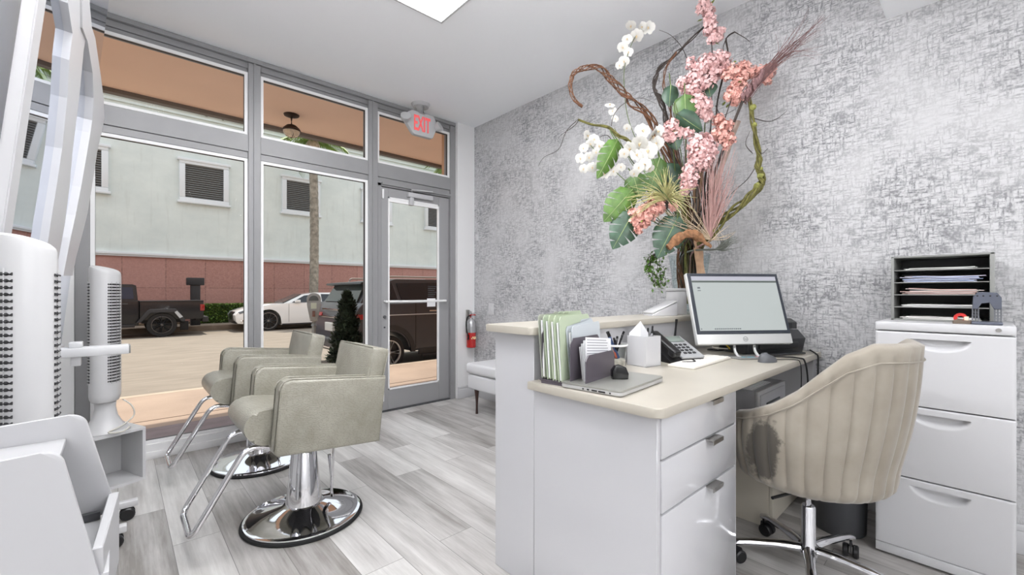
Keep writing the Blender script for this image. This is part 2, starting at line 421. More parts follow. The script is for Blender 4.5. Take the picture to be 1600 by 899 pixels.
b = NB(); cyl(b, (1.868, 3.845, .90), (1.868, 3.83, .90), .014); cyl(b, (1.868, 3.845, .80), (1.868, 3.837, .80), .008); finish('lock_cylinder', b, DKGREY, door)
b = NB(); box(b, 1.84, 1.86, 3.83, 3.845, 2.02, 2.11, .003); box(b, 1.84, 1.86, 3.83, 3.845, .1, .19, .003); finish('pivot_hinge', b, BEAD, door)
b = NB()
for i in range(6): box(b, 2.36, 2.46-.012*(i % 3), 3.8715, 3.873, 1.19-i*.02, 1.197-i*.02)
finish('door_lettering', b, DKGREY, door, smooth=False)
b = NB(); box(b, 2.35, 2.45, 3.8715, 3.8735, .985, 1.07); finish('door_sticker', b, PAPER, door, smooth=False)
b = NB(); box(b, 1.834, 2.60, 3.82, 3.93, 0, .010); struct('trim_5', b, DKGREY, smooth=False)

# ---- ceiling light panels; all but the first are unseen and added for fill
EM = mat('light_diffuser', (255, 255, 255), .5, emit=(251, 251, 253), es=PANEL_EMIT)
EMB = mat('fill_panel_diffuser', (255, 255, 255), .5, emit=(251, 251, 253), es=BACK_EMIT)
def light_panel(x0, x1, y0, y1, z, label):
    t = thing('ceiling_or_fill_light', label, 'ceiling light', ((x0+x1)/2, (y0+y1)/2, z), 0, 'ceiling light panels and added fill panels')
    f = NB()
    for a in ((x0, x1, y0, y0+.015), (x0, x1, y1-.015, y1), (x0, x0+.015, y0+.015, y1-.015), (x1-.015, x1, y0+.015, y1-.015)): box(f, *a, z-.012, z)
    part('frame', f, POWDER, t, world=True, smooth=False)
    d = NB(); box(d, x0+.015, x1-.015, y0+.015, y1-.015, z-.009, z-.001); part('diffuser', d, EM if z > 2.7 else EMB, t, world=True, smooth=False)
light_panel(.98, 1.60, 1.22, 2.45, CZ, 'square edged white light panel in the ceiling above the salon chairs')
light_panel(.4, 1.0, -1.0, .1, 2.52, 'added unseen fill light panel in the dropped ceiling nearest the front')
light_panel(1.6, 2.2, -1.0, .1, 2.52, 'added unseen fill light panel in the dropped ceiling nearest the wallpapered wall')
light_panel(-1.2, -.6, -1.0, .1, 2.52, 'added unseen fill light panel in the dropped ceiling nearest the left wall')
light_panel(.4, 1.0, -3.0, -1.9, 2.52, 'added unseen fill light panel at the back of the dropped ceiling')

light_panel(-.25, .35, 1.3, 2.4, CZ, 'added unseen fill light panel in the main ceiling nearest the left wall')
GL = mat('fill_globe_glow', (255, 255, 255), .4, emit=(251, 251, 253), es=GLOBE_EMIT)  # unseen glowing globes, added out of view to brighten the ceiling
for x, y, zc, gr, l in ((.62, .85, CZ, .12, 'small added fill light globe under the main ceiling nearest the mirror'), (1.25, .66, CZ, .12, 'small added fill light globe under the main ceiling nearest the reception desk'), (-.9, -1.4, 2.52, .20, 'added fill light globe at the back left of the salon'), (.9, -1.5, 2.52, .20, 'added fill light globe in the back middle of the salon'), (-.3, -2.7, 2.52, .20, 'added fill light globe furthest back in the salon')):
    t = thing('fill_globe', l, 'fill light', (x, y, zc), 0, 'added fill light globes')
    b = NB(); cyl(b, (0, 0, -.03), (0, 0, 0), .05, n=20); cyl(b, (0, 0, -.45), (0, 0, -.03), .004, n=8); cyl(b, (0, 0, -.50), (0, 0, -.44), .03, n=16); part('stem', b, POWDER, t)
    b = NB(); bmesh.ops.create_uvsphere(b, u_segments=32, v_segments=16, radius=gr, matrix=Matrix.Translation((0, 0, -.49-gr))); part('globe', b, GL, t)

# ================================================================== SALON CHAIRS
def salon_chair(loc, rz, label):
    t = thing('salon_chair', label, 'salon chair', loc, rz, 'grey leather salon chairs by the window')
    # chair faces local +x; the seat group is tipped back a little
    T = Matrix.Translation((.038, 0, .40)) @ Matrix.Rotation(math.radians(-6.3), 4, 'Y') @ Matrix.Translation((0, 0, -.40))
    for s in (-1, 1):
        b = NB(); y0, y1 = sorted((s*.185, s*.275))
        prism(b, [(-.315, .418), (.150, .402), (.166, .418), (.172, .695), (.158, .723), (.135, .733), (-.315, .738)], y0, y1, 'y', .014, 3, M=T)
        a = part('armrest', b, LEATHER, t)
        b = NB()
        for yy in (y0+.012, y1-.012):
            tube(b, rounded([T @ Vector((.168, yy, .43)), T @ Vector((.174, yy, .708)), T @ Vector((.14, yy, .736)), T @ Vector((-.31, yy, .741))], .025), .0035, 6)
        finish('piping', b, LEATHER, a)
    b = NB(); prism(b, [(-.25, .45), (.14, .432)]+[(p.x, p.z) for p in spline([(.18, 0, .432), (.235, 0, .452), (.27, 0, .50), (.268, 0, .545), (.235, 0, .58), (.17, 0, .594)], 5)]+[(-.25, .58)], -.183, .183, 'y', .012, 3, M=T)
    s_ = part('seat', b, LEATHER, t)
    b = NB(); tube(b, spline([T @ Vector(p) for p in ((.18, .160, .434), (.232, .160, .455), (.266, .160, .50), (.264, .160, .545), (.232, .160, .578), (.17, .160, .592))], 4), .0035, 6); finish('piping', b, LEATHER, s_)
    b = NB(); box(b, -.2, .15, -.17, .17, .405, .43, .006, M=T); cyl(b, T @ Vector((0, 0, .36)), T @ Vector((0, 0, .41)), .06); part('seat_plate', b, BLACKP, t)
    b = NB()
    Bk = T @ Matrix.Translation((-.262, 0, .55)) @ Matrix.Rotation(math.radians(-6), 4, 'Y')
    box(b, -.045, .045, -.225, .225, 0, .33, .018, 3, M=Bk @ Matrix())
    for v in b.verts:
        pass
    bk = part('backrest', b, LEATHER, t)
    b = NB()
    for xx in (-.04, .04): tube(b, rounded([Bk @ Vector((xx, -.223, .02)), Bk @ Vector((xx, -.223, .328)), Bk @ Vector((xx, .223, .328)), Bk @ Vector((xx, .223, .02))], .02), .0035, 6)
    finish('piping', b, LEATHER, bk)
    # footrest tube
    b = NB(); w = .15
    tube(b, rounded([T @ Vector((.05, -w, .418)), T @ Vector((.25, -w, .425)), (.478, -w, .122), (.478, w, .128), T @ Vector((.25, w, .425)), T @ Vector((.05, w, .418))], .05, 8), .0125, 12)
    part('footrest', b, CHROME, t)
    # pump column and pedal
    b = NB(); lathe(b, [(0, .07), (.085, .07), (.083, .085), (.058, .335), (.052, .345), (.046, .347), (.03, .347), (.03, .42), (0, .42)], n=40); part('pump_column', b, CHROME, t)
    b = NB(); tube(b, rounded([(-.03, 0, .355), (-.10, .06, .362), (-.125, .065, .355), (-.115, .06, .10)], .012), .006, 8); cyl(b, (-.117, .06, .085), (-.105, .055, .30), .009); part('pump_lever', b, CHROME, t)
    b = NB(); lathe(b, [(.0, .0), (.275, .0), (.280, .006), (.278, .014), (.271, .018), (.265, .012), (0, .012)], n=64); part('rubber_rim', b, BLACKR, t)
    b = NB(); lathe(b, [(.269, .014), (.267, .024), (.247, .030), (.240, .029), (.15, .060), (.10, .072), (.088, .078), (0, .08)], n=64); part('base_disc', b, CHROME, t)
    return t
ch1 = salon_chair((.695, 2.322, 0), PI, 'pale grey crocodile leather salon chair nearest the camera on a chrome disc base')
ch2 = copy_tree(ch1); ch2.location = (.700, 3.27, 0); ch2['label'] = 'pale grey leather salon chair behind the nearest one, closest to the window glass'

# ================================================================== RECEPTION DESK
DZ = .80
def rr_poly(x0, x1, y0, y1, r, corners='1234', n=5):
    out = []
    for tag_, cx, cy, a0 in (('1', x0, y0, PI), ('2', x1, y0, 1.5*PI), ('3', x1, y1, 0), ('4', x0, y1, .5*PI)):
        if tag_ in corners:
            ccx = cx+(r if cx == x0 else -r); ccy = cy+(r if cy == y0 else -r)
            for i in range(n+1):
                a = a0+i/n*PI/2; out.append((ccx+r*math.cos(a), ccy+r*math.sin(a)))
        else: out.append((cx, cy))
    return out
t = thing('reception_desk', 'white gloss reception desk with a raised counter and cream stone tops', 'reception desk', (1.16, .64, 0))
b = NB(); prism(b, rr_poly(1.125, 2.885, .615, 1.148, .035, '1'), DZ-.03, DZ, 'z', .003, 1); part('desk_top', b, QUARTZ, t, world=True, label='cream stone desk top')
b = NB(); prism(b, rr_poly(1.12, 2.885, 1.125, 1.40, .02, '14'), 1.0-.028, 1.0, 'z', .003, 1); part('counter_top', b, QUARTZ, t, world=True, label='cream stone counter top')
b = NB(); box(b, 1.16, 2.885, 1.15, 1.375, 0, .972, .002, 1); box(b, 1.175, 2.885, 1.375, 1.39, .05, .95); part('counter_wall', b, GLOSSW, t, world=True)
b = NB(); box(b, 1.16, 1.178, .645, 1.148, 0, DZ-.03, .001, 1); part('side_panel', b, GLOSSW, t, world=True)
b = NB(); box(b, 1.178, 1.75, .66, 1.14, .0, DZ-.03); box(b, 1.735, 1.75, .645, .66, 0, DZ-.03); part('pedestal_body', b, GLOSSW, t, world=True, smooth=False)
for z0, z1 in ((.637, .768), (.477, .633), (.04, .473)):
    b = NB(); box(b, 1.180, 1.734, .640, .659, z0+.001, z1-.002, .0025, 2); d = part('drawer_front', b, GLOSSW, t, world=True)
    b = NB(); box(b, 1.475, 1.555, .615, .642, z1-.004, z1-.001); box(b, 1.475, 1.555, .613, .616, z1-.016, z1-.001); finish('handle', b, SATIN, d, smooth=False, world=INV[t.name])
b = NB(); box(b, 2.835, 2.885, .64, 1.14, 0, DZ-.03, .001, 1); part('end_panel', b, GLOSSW, t, world=True)
# cream storage cabinet under the desk
t = thing('under_desk_cabinet', 'cream cabinet under the far end of the desk behind the office chair', 'cabinet', (2.30, .70, 0))
b = NB(); box(b, 2.30, 2.80, .70, 1.12, .0, .50, .004); part('body', b, mat('cream_laminate', (205, 198, 184), .4), t, world=True)
b = NB(); box(b, 2.305, 2.795, .684, .698, .03, .49, .002); part('door', b, mat('cream_laminate_door', (208, 202, 188), .35), t, world=True)
t = thing('paper_drawer_box', 'small grey and white drawer box with a slot front under the desk top', 'drawer box', (2.34, .74, .50))
b = NB(); box(b, 2.30, 2.72, .76, 1.08, .50, .645, .003); part('body', b, mat('box_grey', (168, 168, 172), .5), t, world=True)
b = NB(); box(b, 2.30, 2.72, .745, .76, .50, .645, .003); f_ = part('drawer_front', b, PLASTW, t, world=True)
b = NB(); box(b, 2.325, 2.695, .740, .746, .52, .625, .002); finish('front_panel', b, mat('box_panel', (196, 196, 200), .4), f_, world=INV[t.name])
b = NB(); box(b, 2.40, 2.60, .735, .741, .568, .578, .002); finish('slot', b, DKGREY, f_, world=INV[t.name])
b = NB()
for i in range(4): box(b, 2.32+.01*i, 2.60-.012*i, .78+.008*i, 1.0-.01*i, .645+i*.003, .648+i*.003, M=None)
solo('paper_stack', b, PAPER, (2.45, .9, .645), 'loose white sheets on top of the small drawer box', 'papers', smooth=False)

# ================================================================== FILING CABINET
CX, CY0, CY1, CH = 2.446, -.078, .326, 1.005
t = thing('filing_cabinet', 'tall white three drawer metal filing cabinet against the wallpaper', 'filing cabinet', (CX, (CY0+CY1)/2, 0))
b = NB(); box(b, CX+.032, 2.865, CY0, CY1, .012, CH-.036, .003, 1); box(b, CX, 2.865, CY0, CY1, CH-.036, CH, .006, 2); box(b, CX+.04, 2.84, CY0+.02, CY1-.02, 0, .012); part('body', b, POWDER, t, world=True)
def drawer_front(z0, z1):
    """front slab with a half-moon finger pull pressed into its upper edge"""
    bm = NB(); yc = (CY0+CY1)/2; hw = .088; hd = .050; zt = z1-.028
    NY, NZ = 60, 44; G = []
    y0, y1 = CY0+.002, CY1-.002
    for j in range(NZ+1):
        row = []
        if j <= 6: z = z0+(zt-hd-.012-z0)*(j/6)
        elif j <= 38: z = zt-hd-.012+(hd+.016)*((j-6)/32)
        else: z = zt+.004+(z1-zt-.004)*((j-38)/6)
        for i in range(NY+1):
            y = y0+(y1-y0)*i/NY; dy = (y-yc)/hw; x = CX
            if abs(dy) < 1 and z <= zt+.0005:
                lo = zt-hd*math.sqrt(max(0, 1-dy*dy))
                if z > lo:
                    k = min(1, (z-lo)/.030); x = CX+.027*k*k*(3-2*k)*min(1, (1-abs(dy))*4)
            if i in (0, NY) or j in (0, NZ): x += .003
            row.append(bm.verts.new((x, y, z)))
        G.append(row)
    for j in range(NZ):
        for i in range(NY): bm.faces.new((G[j][i], G[j][i+1], G[j+1][i+1], G[j+1][i]))
    # edge returns
    def strip(vs):
        bs = [bm.verts.new((CX+.033, v.co.y, v.co.z)) for v in vs]
        for i in range(len(vs)-1): bm.faces.new((vs[i], vs[i+1], bs[i+1], bs[i]))
    strip(G[0]); strip(G[-1]); strip([r[0] for r in G]); strip([r[-1] for r in G])
    return bm
for z0, z1 in ((.660, .964), (.357, .654), (.052, .351)): part('drawer', drawer_front(z0, z1), POWDER, t, world=True, ang=50)
b = NB(); box(b, CX, CX+.033, CY0+.002, CY1-.002, .012, .049, .002); part('plinth', b, POWDER, t, world=True)
b = NB(); cyl(b, (CX-.003, CY0+.045, .988), (CX+.002, CY0+.045, .988), .008); part('lock', b, SATIN, t, world=True)

# desktop sorter with papers
OZ = CH
t = thing('literature_sorter', 'grey metal five shelf paper sorter on top of the filing cabinet', 'paper sorter', (2.60, .133, OZ))
b = NB(); X0, X1, Y0, Y1, Z1 = 2.60, 2.86, -.025, .290, OZ+.288
GS = mat('sorter_grey', (134, 135, 132), .45, .1)
box(b, X0, X1, Y0, Y0+.014, OZ, Z1, .002); box(b, X0, X1, Y1-.010, Y1, OZ, Z1, .002); box(b, X0, X1, Y0, Y1, Z1-.008, Z1, .002); box(b, X0, X1, Y0, Y1, OZ, OZ+.008)
part('case', b, GS, t, world=True)
b = NB(); box(b, X1-.006, X1-.001, Y0+.01, Y1-.01, OZ+.008, Z1-.008); part('back_panel', b, mat('sorter_dark', (84, 84, 86), .6), t, world=True, smooth=False)
zs = [OZ+.008+i*.0545 for i in range(5)]
for z in zs[1:]:
    b = NB(); box(b, X0+.002, X1-.006, Y0+.014, Y1-.010, z-.004, z, .001, 1); part('shelf', b, GS, t, world=True, smooth=False)
pcs = [[(232, 230, 226)]*5, [(226, 226, 224)]*5, [(230, 216, 210), (224, 190, 182), (232, 232, 230)], [(196, 204, 226), (176, 192, 226), (214, 210, 226)], [(224, 226, 222), (206, 210, 204)]]
nm = ['bottom', 'second lowest', 'middle', 'second highest', 'top']
for i, z in enumerate(zs):
    n = [4, 4, 8, 9, 3][i]
    for k in range(n):
        b = NB(); rr = random.Random(i*40+k); w = .20+rr.random()*.05; a = (rr.random()-.5)*.16
        th = .0022; bend = (rr.random()-.3)*.012*(k > 1)
        g = []
        for q in range(9):
            y = -w/2+w*q/8; g.append((y, bend*((q/8)**2)+.001*math.sin(q+k)))
        M = Matrix.Translation((X0+.13+rr.random()*.01, .133+(rr.random()-.5)*.025, z+k*.0028)) @ Matrix.Rotation(a*.35, 4, 'Z') @ Matrix.Rotation(-.0, 4, 'X')
        vs0 = [(y, max(0, zz)) for y, zz in g]; poly = vs0+[(y, zz+th) for y, zz in reversed(vs0)]
        prism(b, poly, -.11, .10, 'x', M=M)
        c = pcs[i][k % len(pcs[i])]
        solo('sheet_of_paper', b, mat('paper_%d_%d_%d' % c, c, .8), tuple(M.translation), ('%s sheet, %s, %s shelf of the sorter' % ('bluish' if c[2] > c[0]+5 else 'pinkish' if c[0] > c[2]+15 else 'white', ['lowest of the pile', 'second from the bottom', 'third from the bottom', 'fourth from the bottom', 'fifth from the bottom', 'sixth from the bottom', 'seventh from the bottom', 'eighth from the bottom', 'ninth from the bottom'][k], nm[i])), 'paper', 'papers on the %s shelf of the sorter' % nm[i], smooth=False)
# punched metal holder and tape dispenser on the cabinet
t = thing('hole_punch', 'slate grey arched metal hole punch standing on the filing cabinet beside the sorter', 'hole punch', (2.50, 0, OZ))
SL = mat('slate_metal', (96, 100, 112), .35, .5)
b = NB(); box(b, 2.47, 2.56, -.045, .038, OZ, OZ+.012, .004); part('base', b, SL, t, world=True)
b = NB()
arch = [(-.042, .06), (-.042, .105), (-.030, .125), (.020, .128), (.034, .108), (.036, .06), (.020, .06), (.012, .085), (-.012, .088), (-.022, .06)]
prism(b, [(y, OZ+z) for y, z in arch], 2.505, 2.517, 'x', .002, 1); part('handle_plate', b, SL, t, world=True)
for y in (-.032, .027):
    b = NB()
    for dy in (-.008, 0, .008): cyl(b, (2.511, y+dy, OZ+.012), (2.511, y+dy, OZ+.062), .0022, n=8)
    for dz in (.022, .034, .046): box(b, 2.508, 2.514, y-.010, y+.010, OZ+dz, OZ+dz+.003)
    part('leg', b, mat('punch_grey', (120, 122, 128), .3, .8), t, world=True)
b = NB()
for y in (-.03, -.012, .006, .022): cyl(b, (2.504, y, OZ+.112), (2.506, y, OZ+.112), .003, n=8)
part('punch_hole', b, BLACKP, t, world=True)
t = thing('tape_dispenser', 'small red tape roll in a dark dispenser at the cabinet edge', 'tape dispenser', (2.50, .062, OZ))
b = NB(); prism(b, [(.038, OZ), (.09, OZ), (.09, OZ+.012), (.075, OZ+.02), (.05, OZ+.012), (.038, OZ+.016)], 2.49, 2.52, 'x', .002, 1); part('base', b, mat('dispenser_brown', (110, 96, 84), .4), t, world=True)
b = NB(); lathe(b, [(.009, -.009), (.020, -.009), (.020, .009), (.009, .009)], n=24, closed=True, M=Matrix.Translation((2.505, .068, OZ+.0225)) @ Matrix.Rotation(PI/2, 4, 'Y')); part('tape_roll', b, mat('red_plastic', (190, 44, 40), .35), t, world=True)
b = NB(); box(b, 2.493, 2.517, .045, .058, OZ+.012, OZ+.03, .002); part('label_block', b, mat('cream_plastic', (230, 214, 190), .4), t, world=True)

# waste bin
t = thing('waste_bin', 'dark grey plastic waste bin on the floor beside the filing cabinet', 'waste bin', (2.56, .475, 0))
b = NB(); lathe(b, [(0, 0), (.098, 0), (.103, .006), (.112, .30), (.12, .305), (.12, .318), (.112, .318), (.104, .31), (.096, .012), (0, .012)], n=40); part('body', b, DKGREY, t)

# ================================================================== OFFICE CHAIR
STAIN = (.03, .535, 1, .062, .135)
def office_chair(loc, rz):
    t = thing('office_chair', 'greige velvet channel tufted swivel chair with a worn dark patch on its arm', 'office chair', loc, rz)
    V = velvet_mat()
    # shell: local +x forward
    RK = [(0, .945), (35, .945), (50, .905), (62, .84), (75, .765), (90, .705), (110, .660), (135, .625)]
    def rim(ph):   # height of the rim, ph 0 at the back
        a = abs(math.degrees(ph))
        for (a0_, z0_), (a1_, z1_) in zip(RK, RK[1:]):
            if a <= a1_:
                q = (a-a0_)/(a1_-a0_); return z0_+(z1_-z0_)*q
        return RK[-1][1]
    PH = 2.2
    def outer(ph, tt, off=0):
        # tt 0 bottom centre .. 1 rim
        zr = rim(ph); a = ph
        # plan radius at this height
        if tt < .3:
            q = tt/.3; rad = .06+.220*math.sin(q*PI/2); z = .355+.075*(1-math.cos(q*PI/2))
        else:
            q = (tt-.3)/.7; rad = .280+.020*math.sin(q*PI*.9)+.012*q; z = .43+(zr-.43)*q
        rad -= off
        ex, ey = .98, 1.0
        lean = .05*max(0, (z-.5))/.42*max(0, math.cos(a))
        x = -rad*ex*math.cos(a)-lean; y = -rad*ey*math.sin(a)
        return Vector((x, y, z))
    NP, NT = 132, 26; nch = 22
    bm = NB(); O = []; I = []
    for i in range(NP+1):
        ph = -PH+2*PH*i/NP; f = (i/NP*nch) % 1; groove = .010*(1-abs(math.sin(f*PI))**.35)
        ro = []; ri = []
        for j in range(NT+1):
            tt = j/NT; g = groove*min(1, tt*4)*(1 if tt < .93 else (1-tt)/.07)
            ro.append(bm.verts.new(outer(ph, tt, g)))
        for j in range(NT+1):
            tt = j/NT; p = outer(ph, tt, .05 if tt > .3 else .02); p.z = max(p.z, .40) if tt < .3 else p.z
            if j == NT: p = outer(ph, tt, .05); p.z -= .004
            if tt < .3: p.z += .03
            ri.append(bm.verts.new(p))
        O.append(ro); I.append(ri)
    for i in range(NP):
        for j in range(NT):
            bm.faces.new((O[i][j], O[i+1][j], O[i+1][j+1], O[i][j+1])); bm.faces.new((I[i][j], I[i][j+1], I[i+1][j+1], I[i+1][j]))
    # rounded rim
    top = []
    for i in range(NP+1):
        a, c = O[i][NT].co, I[i][NT].co; top.append(bm.verts.new((a+c)/2+Vector((0, 0, .016))))
    for i in range(NP):
        bm.faces.new((O[i][NT], O[i+1][NT], top[i+1], top[i])); bm.faces.new((top[i], top[i+1], I[i+1][NT], I[i][NT]))
    for s in (0, NP):
        for j in range(NT): bm.faces.new((O[s][j], O[s][j+1], I[s][j+1], I[s][j]))
        bm.faces.new((O[s][NT], top[s], I[s][NT]))
    part('shell', bm, V, t, ang=70)
    b = NB(); tube(b, [outer(-PH+2*PH*i/60, .935, -.002) for i in range(61)], .0028, 6); part('piping', b, V, t)
    b = NB(); box(b, -.17, .26, -.205, .205, .44, .53, .04, 4); part('seat', b, V, t)
    b = NB(); box(b, -.10, .10, -.07, .07, .335, .358, .006); part('seat_plate', b, BLACKP, t)
    b = NB(); cyl(b, (0, 0, .24), (0, 0, .34), .016, n=20); part('gas_lift', b, CHROME, t)
    b = NB(); lathe(b, [(0, .07), (.035, .07), (.036, .10), (.026, .115), (.0255, .262), (.022, .268), (0, .268)], n=28); part('column', b, CHROME, t)
    b = NB(); tube(b, rounded([(0, 0, .335), (.02, .12, .335), (.03, .22, .34)], .02), .006, 8); part('tilt_lever', b, BLACKP, t)
    for k in range(5):
        a = math.radians(BASEA+72*k); d = Vector((math.cos(a), math.sin(a), 0))
        b = NB(); pts = [d*.02+Vector((0, 0, .095)), d*.10+Vector((0, 0, .098)), d*.2+Vector((0, 0, .092)), d*.265+Vector((0, 0, .082)), d*.285+Vector((0, 0, .072))]
        tube(b, spline(pts, 4), [.021]*5+[.018]*4+[.016]*4+[.014]*4, 10)
        for v in b.verts: v.co.z = .09+(v.co.z-.09)*.85
        leg = part('base_arm', b, CHROME, t)
        b = NB(); c = d*.275; n_ = Vector((-d.y, d.x, 0))
        fwd = Matrix.Rotation(a+.5, 4, 'Z')
        for s in (-1, 1):
            lathe(b, [(0, -.011), (.022, -.011), (.027, -.006), (.027, .006), (.022, .011), (0, .011)], n=24, M=Matrix.Translation(c+Vector((0, 0, .027))) @ fwd @ Matrix.Translation((-.015, s*.017, 0)) @ Matrix.Rotation(PI/2, 4, 'X'))
        prism(b, [(-.045, .03), (-.035, .052), (-.012, .064), (.012, .055), (.014, .035), (-.015, .03)], -.004, .004, 'y', M=Matrix.Translation(c) @ fwd)
        cyl(b, c+Vector((0, 0, .04)), c+Vector((0, 0, .075)), .009)
        finish('caster', b, BLACKP, leg)
    return t
BASEA = 44
OCA = math.radians(80)
office_chair((2.07, .485, 0), OCA)

# ================================================================== DESK ITEMS
# monitor (all-in-one)
MC = at(1166.5, 545, 2.2); MW = -.62
ux_ = Vector((math.cos(MW), math.sin(MW), 0)); uy_ = Vector((-ux_.y, ux_.x, 0))
t = thing('desktop_computer', 'silver all in one desktop computer with a lit screen on the reception desk', 'computer', (MC.x, MC.y, DZ), MW)
MT = Matrix.Translation((0, 0, .868-DZ)) @ Matrix.Rotation(math.radians(-18), 4, 'X')       # local: x right, -y towards viewer
SILV = mat('silver_plastic', (206, 207, 206), .35, .2)
hw = .262
b = NB(); box(b, -hw, hw, 0, .03, 0, .385, .006, 2, M=MT); part('housing', b, SILV, t)
b = NB(); box(b, -hw+.004, hw-.004, -.003, .002, .052, .382, .002, 1, M=MT); bz = part('bezel', b, mat('dark_bezel', (52, 56, 64), .25), t)
scr = mat('screen_lit', (20, 22, 22), .2, emit=(203, 210, 209), es=.60)
b = NB(); box(b, -hw+.022, hw-.022, -.0045, -.003, .070, .364, M=MT); sc = part('screen', b, scr, t, smooth=False)
b = NB(); box(b, -hw+.022, hw-.022, -.0055, -.0045, .330, .340, M=MT); finish('window_bar', b, mat('screen_bar', (20, 22, 22), .3, emit=(92, 100, 96), es=.7), sc, smooth=False)
b = NB(); box(b, -hw+.022, hw-.022, -.0055, -.0045, .342, .364, M=MT); finish('browser_bar', b, mat('screen_top', (20, 22, 22), .3, emit=(205, 205, 218), es=.6), sc, smooth=False)
b = NB()
for i in range(14): box(b, -.16+i*.0105, -.153+i*.0105, -.0055, -.0045, .076, .082, M=MT)
box(b, -.215, -.20, -.0055, -.0045, .295, .305, M=MT); box(b, -.217, -.198, -.0055, -.0045, .283, .287, M=MT); box(b, -.234, -.229, -.0055, -.0045, .076, .082, M=MT)
finish('screen_icons', b, mat('screen_icons', (20, 22, 22), .3, emit=(120, 128, 130), es=.6), sc, smooth=False)
b = NB(); tube(b, [MT @ Vector((.012*math.cos(a), -.001, .026+.012*math.sin(a))) for a in [2*PI*i/24 for i in range(24)]], .0012, 6, closed=True)
tb = text_bm('hp', .017, .0004); merge(b, tb, MT @ Matrix.Translation((0, -.001, .026)) @ Matrix.Rotation(PI/2, 4, 'X')); part('logo', b, mat('logo_grey', (150, 152, 152), .3, .5), t)
b = NB()
for x in (-.055, .055): tube(b, rounded([(x, .02, .10), (x*1.0, .015, .03), (x, -.015, .006), (x, -.03, .006)], .02), .007, 8)
box(b, -.1, .1, .035, .06, .08, .2, .01, M=MT); part('stand_neck', b, SILV, t)
b = NB(); prism(b, [(-.125, .05), (-.085, -.075), (.10, -.075), (.125, .05)], 0, .008, 'z', .003, 1); part('stand_base', b, MIDGREY, t)
# stickers on the base
b = NB()
for i, x in enumerate((-.05, -.02, .0)): cyl(b, (x, -.045, .008), (x, -.045, .0088), .010, n=12)
part('base_sticker', b, mat('teal_sticker', (80, 160, 180), .5), t)
b = NB(); cyl(b, (.06, -.05, .008), (.06, -.05, .0088), .010, n=12); cyl(b, (.035, -.03, .008), (.035, -.03, .0088), .008, n=12); part('base_sticker', b, mat('pink_sticker', (200, 110, 120), .5), t)

# printer behind the computer
t = thing('printer', 'black desktop printer behind the computer against the wallpaper', 'printer', (2.79, .66, DZ), math.radians(-25))
GP = mat('printer_black', (52, 53, 55), .35)
b = NB(); prism(b, [(0.02, 0), (.22, 0), (.222, .10), (.215, .125), (.045, .125), (.0, .08)], -.40, 0, 'x', .014, 3); part('body', b, GP, t)
b = NB(); prism(b, [(.045, .130), (.215, .130), (.215, .185), (.08, .185), (.045, .165)], -.39, -.01, 'x', .012, 3); part('scanner_lid', b, mat('printer_lid', (44, 45, 47), .25), t)
b = NB(); box(b, -.33, -.06, -.004, .03, .030, .062, .004); part('paper_slot', b, BLACKP, t)
b = NB(); box(b, -.32, -.07, -.05, .025, .004, .012, .003); part('output_tray', b, GP, t)
b = NB(); prism(b, [(.0, .084), (.045, .128), (.05, .124), (.006, .08)], -.36, -.20, 'x', .001, 1); part('control_panel', b, mat('printer_panel', (30, 32, 36), .12), t)

# keyboard, mouse
t = thing('keyboard', 'thin cream wireless keyboard on the desk in front of the phone', 'keyboard', (2.03, .905, DZ), .03)
KB = mat('cream_keys', (226, 222, 212), .5)
b = NB(); box(b, -.215, .215, -.06, .06, 0, .011, .004, 2); part('body', b, KB, t)
b = NB()
for r in range(5):
    for c in range(15): box(b, -.207+c*.0277, -.207+c*.0277+.0245, -.053+r*.0213, -.053+r*.0213+.018, .011, .0135)
part('keys', b, mat('keys_white', (236, 233, 226), .5), t, smooth=False)
t = thing('computer_mouse', 'grey computer mouse on the desk right of the computer', 'mouse', (2.285, .70, DZ), -.35)
b = NB(); N1, N2 = 20, 10; G = []
for j in range(N2+1):
    th = j/N2*PI/2; row = []
    for i in range(N1):
        a = 2*PI*i/N1; row.append(b.verts.new((.052*math.cos(a)*math.cos(th)**.5+.0, .031*math.sin(a)*math.cos(th)**.5, .036*math.sin(th)*(1-.25*math.cos(a)))))
    G.append(row)
for j in range(N2):
    for i in range(N1): b.faces.new((G[j][i], G[j][(i+1) % N1], G[j+1][(i+1) % N1], G[j+1][i]))
b.faces.new(G[0][::-1]); bmesh.ops.remove_doubles(b, verts=list(b.verts), dist=1e-4)
ms = part('shell', b, mat('mouse_grey', (92, 94, 98), .4), t)
b = NB(); cyl(b, (.018, -.004, .029), (.018, .004, .029), .008); part('scroll_wheel', b, BLACKP, t)
# laptop
t = thing('laptop', 'closed silver laptop lying at the near corner of the desk', 'laptop', (1.315, .90, DZ))
LS = mat('laptop_silver', (166, 166, 160), .35, .5)
LM = Matrix.Translation((1.315, .90, DZ)) @ Matrix.Rotation(.10, 4, 'Z')
b = NB(); prism(b, rr_poly(-.165, .165, -.115, .115, .012), .003, .014, 'z', .002, 1, M=LM); part('base', b, mat('laptop_base', (196, 196, 196), .35, .4), t, world=True)
b = NB(); prism(b, rr_poly(-.165, .165, -.115, .115, .012), .015, .021, 'z', .002, 1, M=LM); part('lid', b, LS, t, world=True)
b = NB()
for y0, y1 in ((-.06, -.035), (-.03, -.01), (-.08, -.075), (.0, .008), (.02, .026)): box(b, -.1665, -.160, y0, y1, .006, .011, M=LM)
part('port', b, BLACKP, t, world=True, smooth=False)
b = NB()
for x in (-.14, .14): box(b, x-.01, x+.01, -.1, .1, 0, .003, M=LM)
part('foot', b, BLACKR, t, world=True, smooth=False)
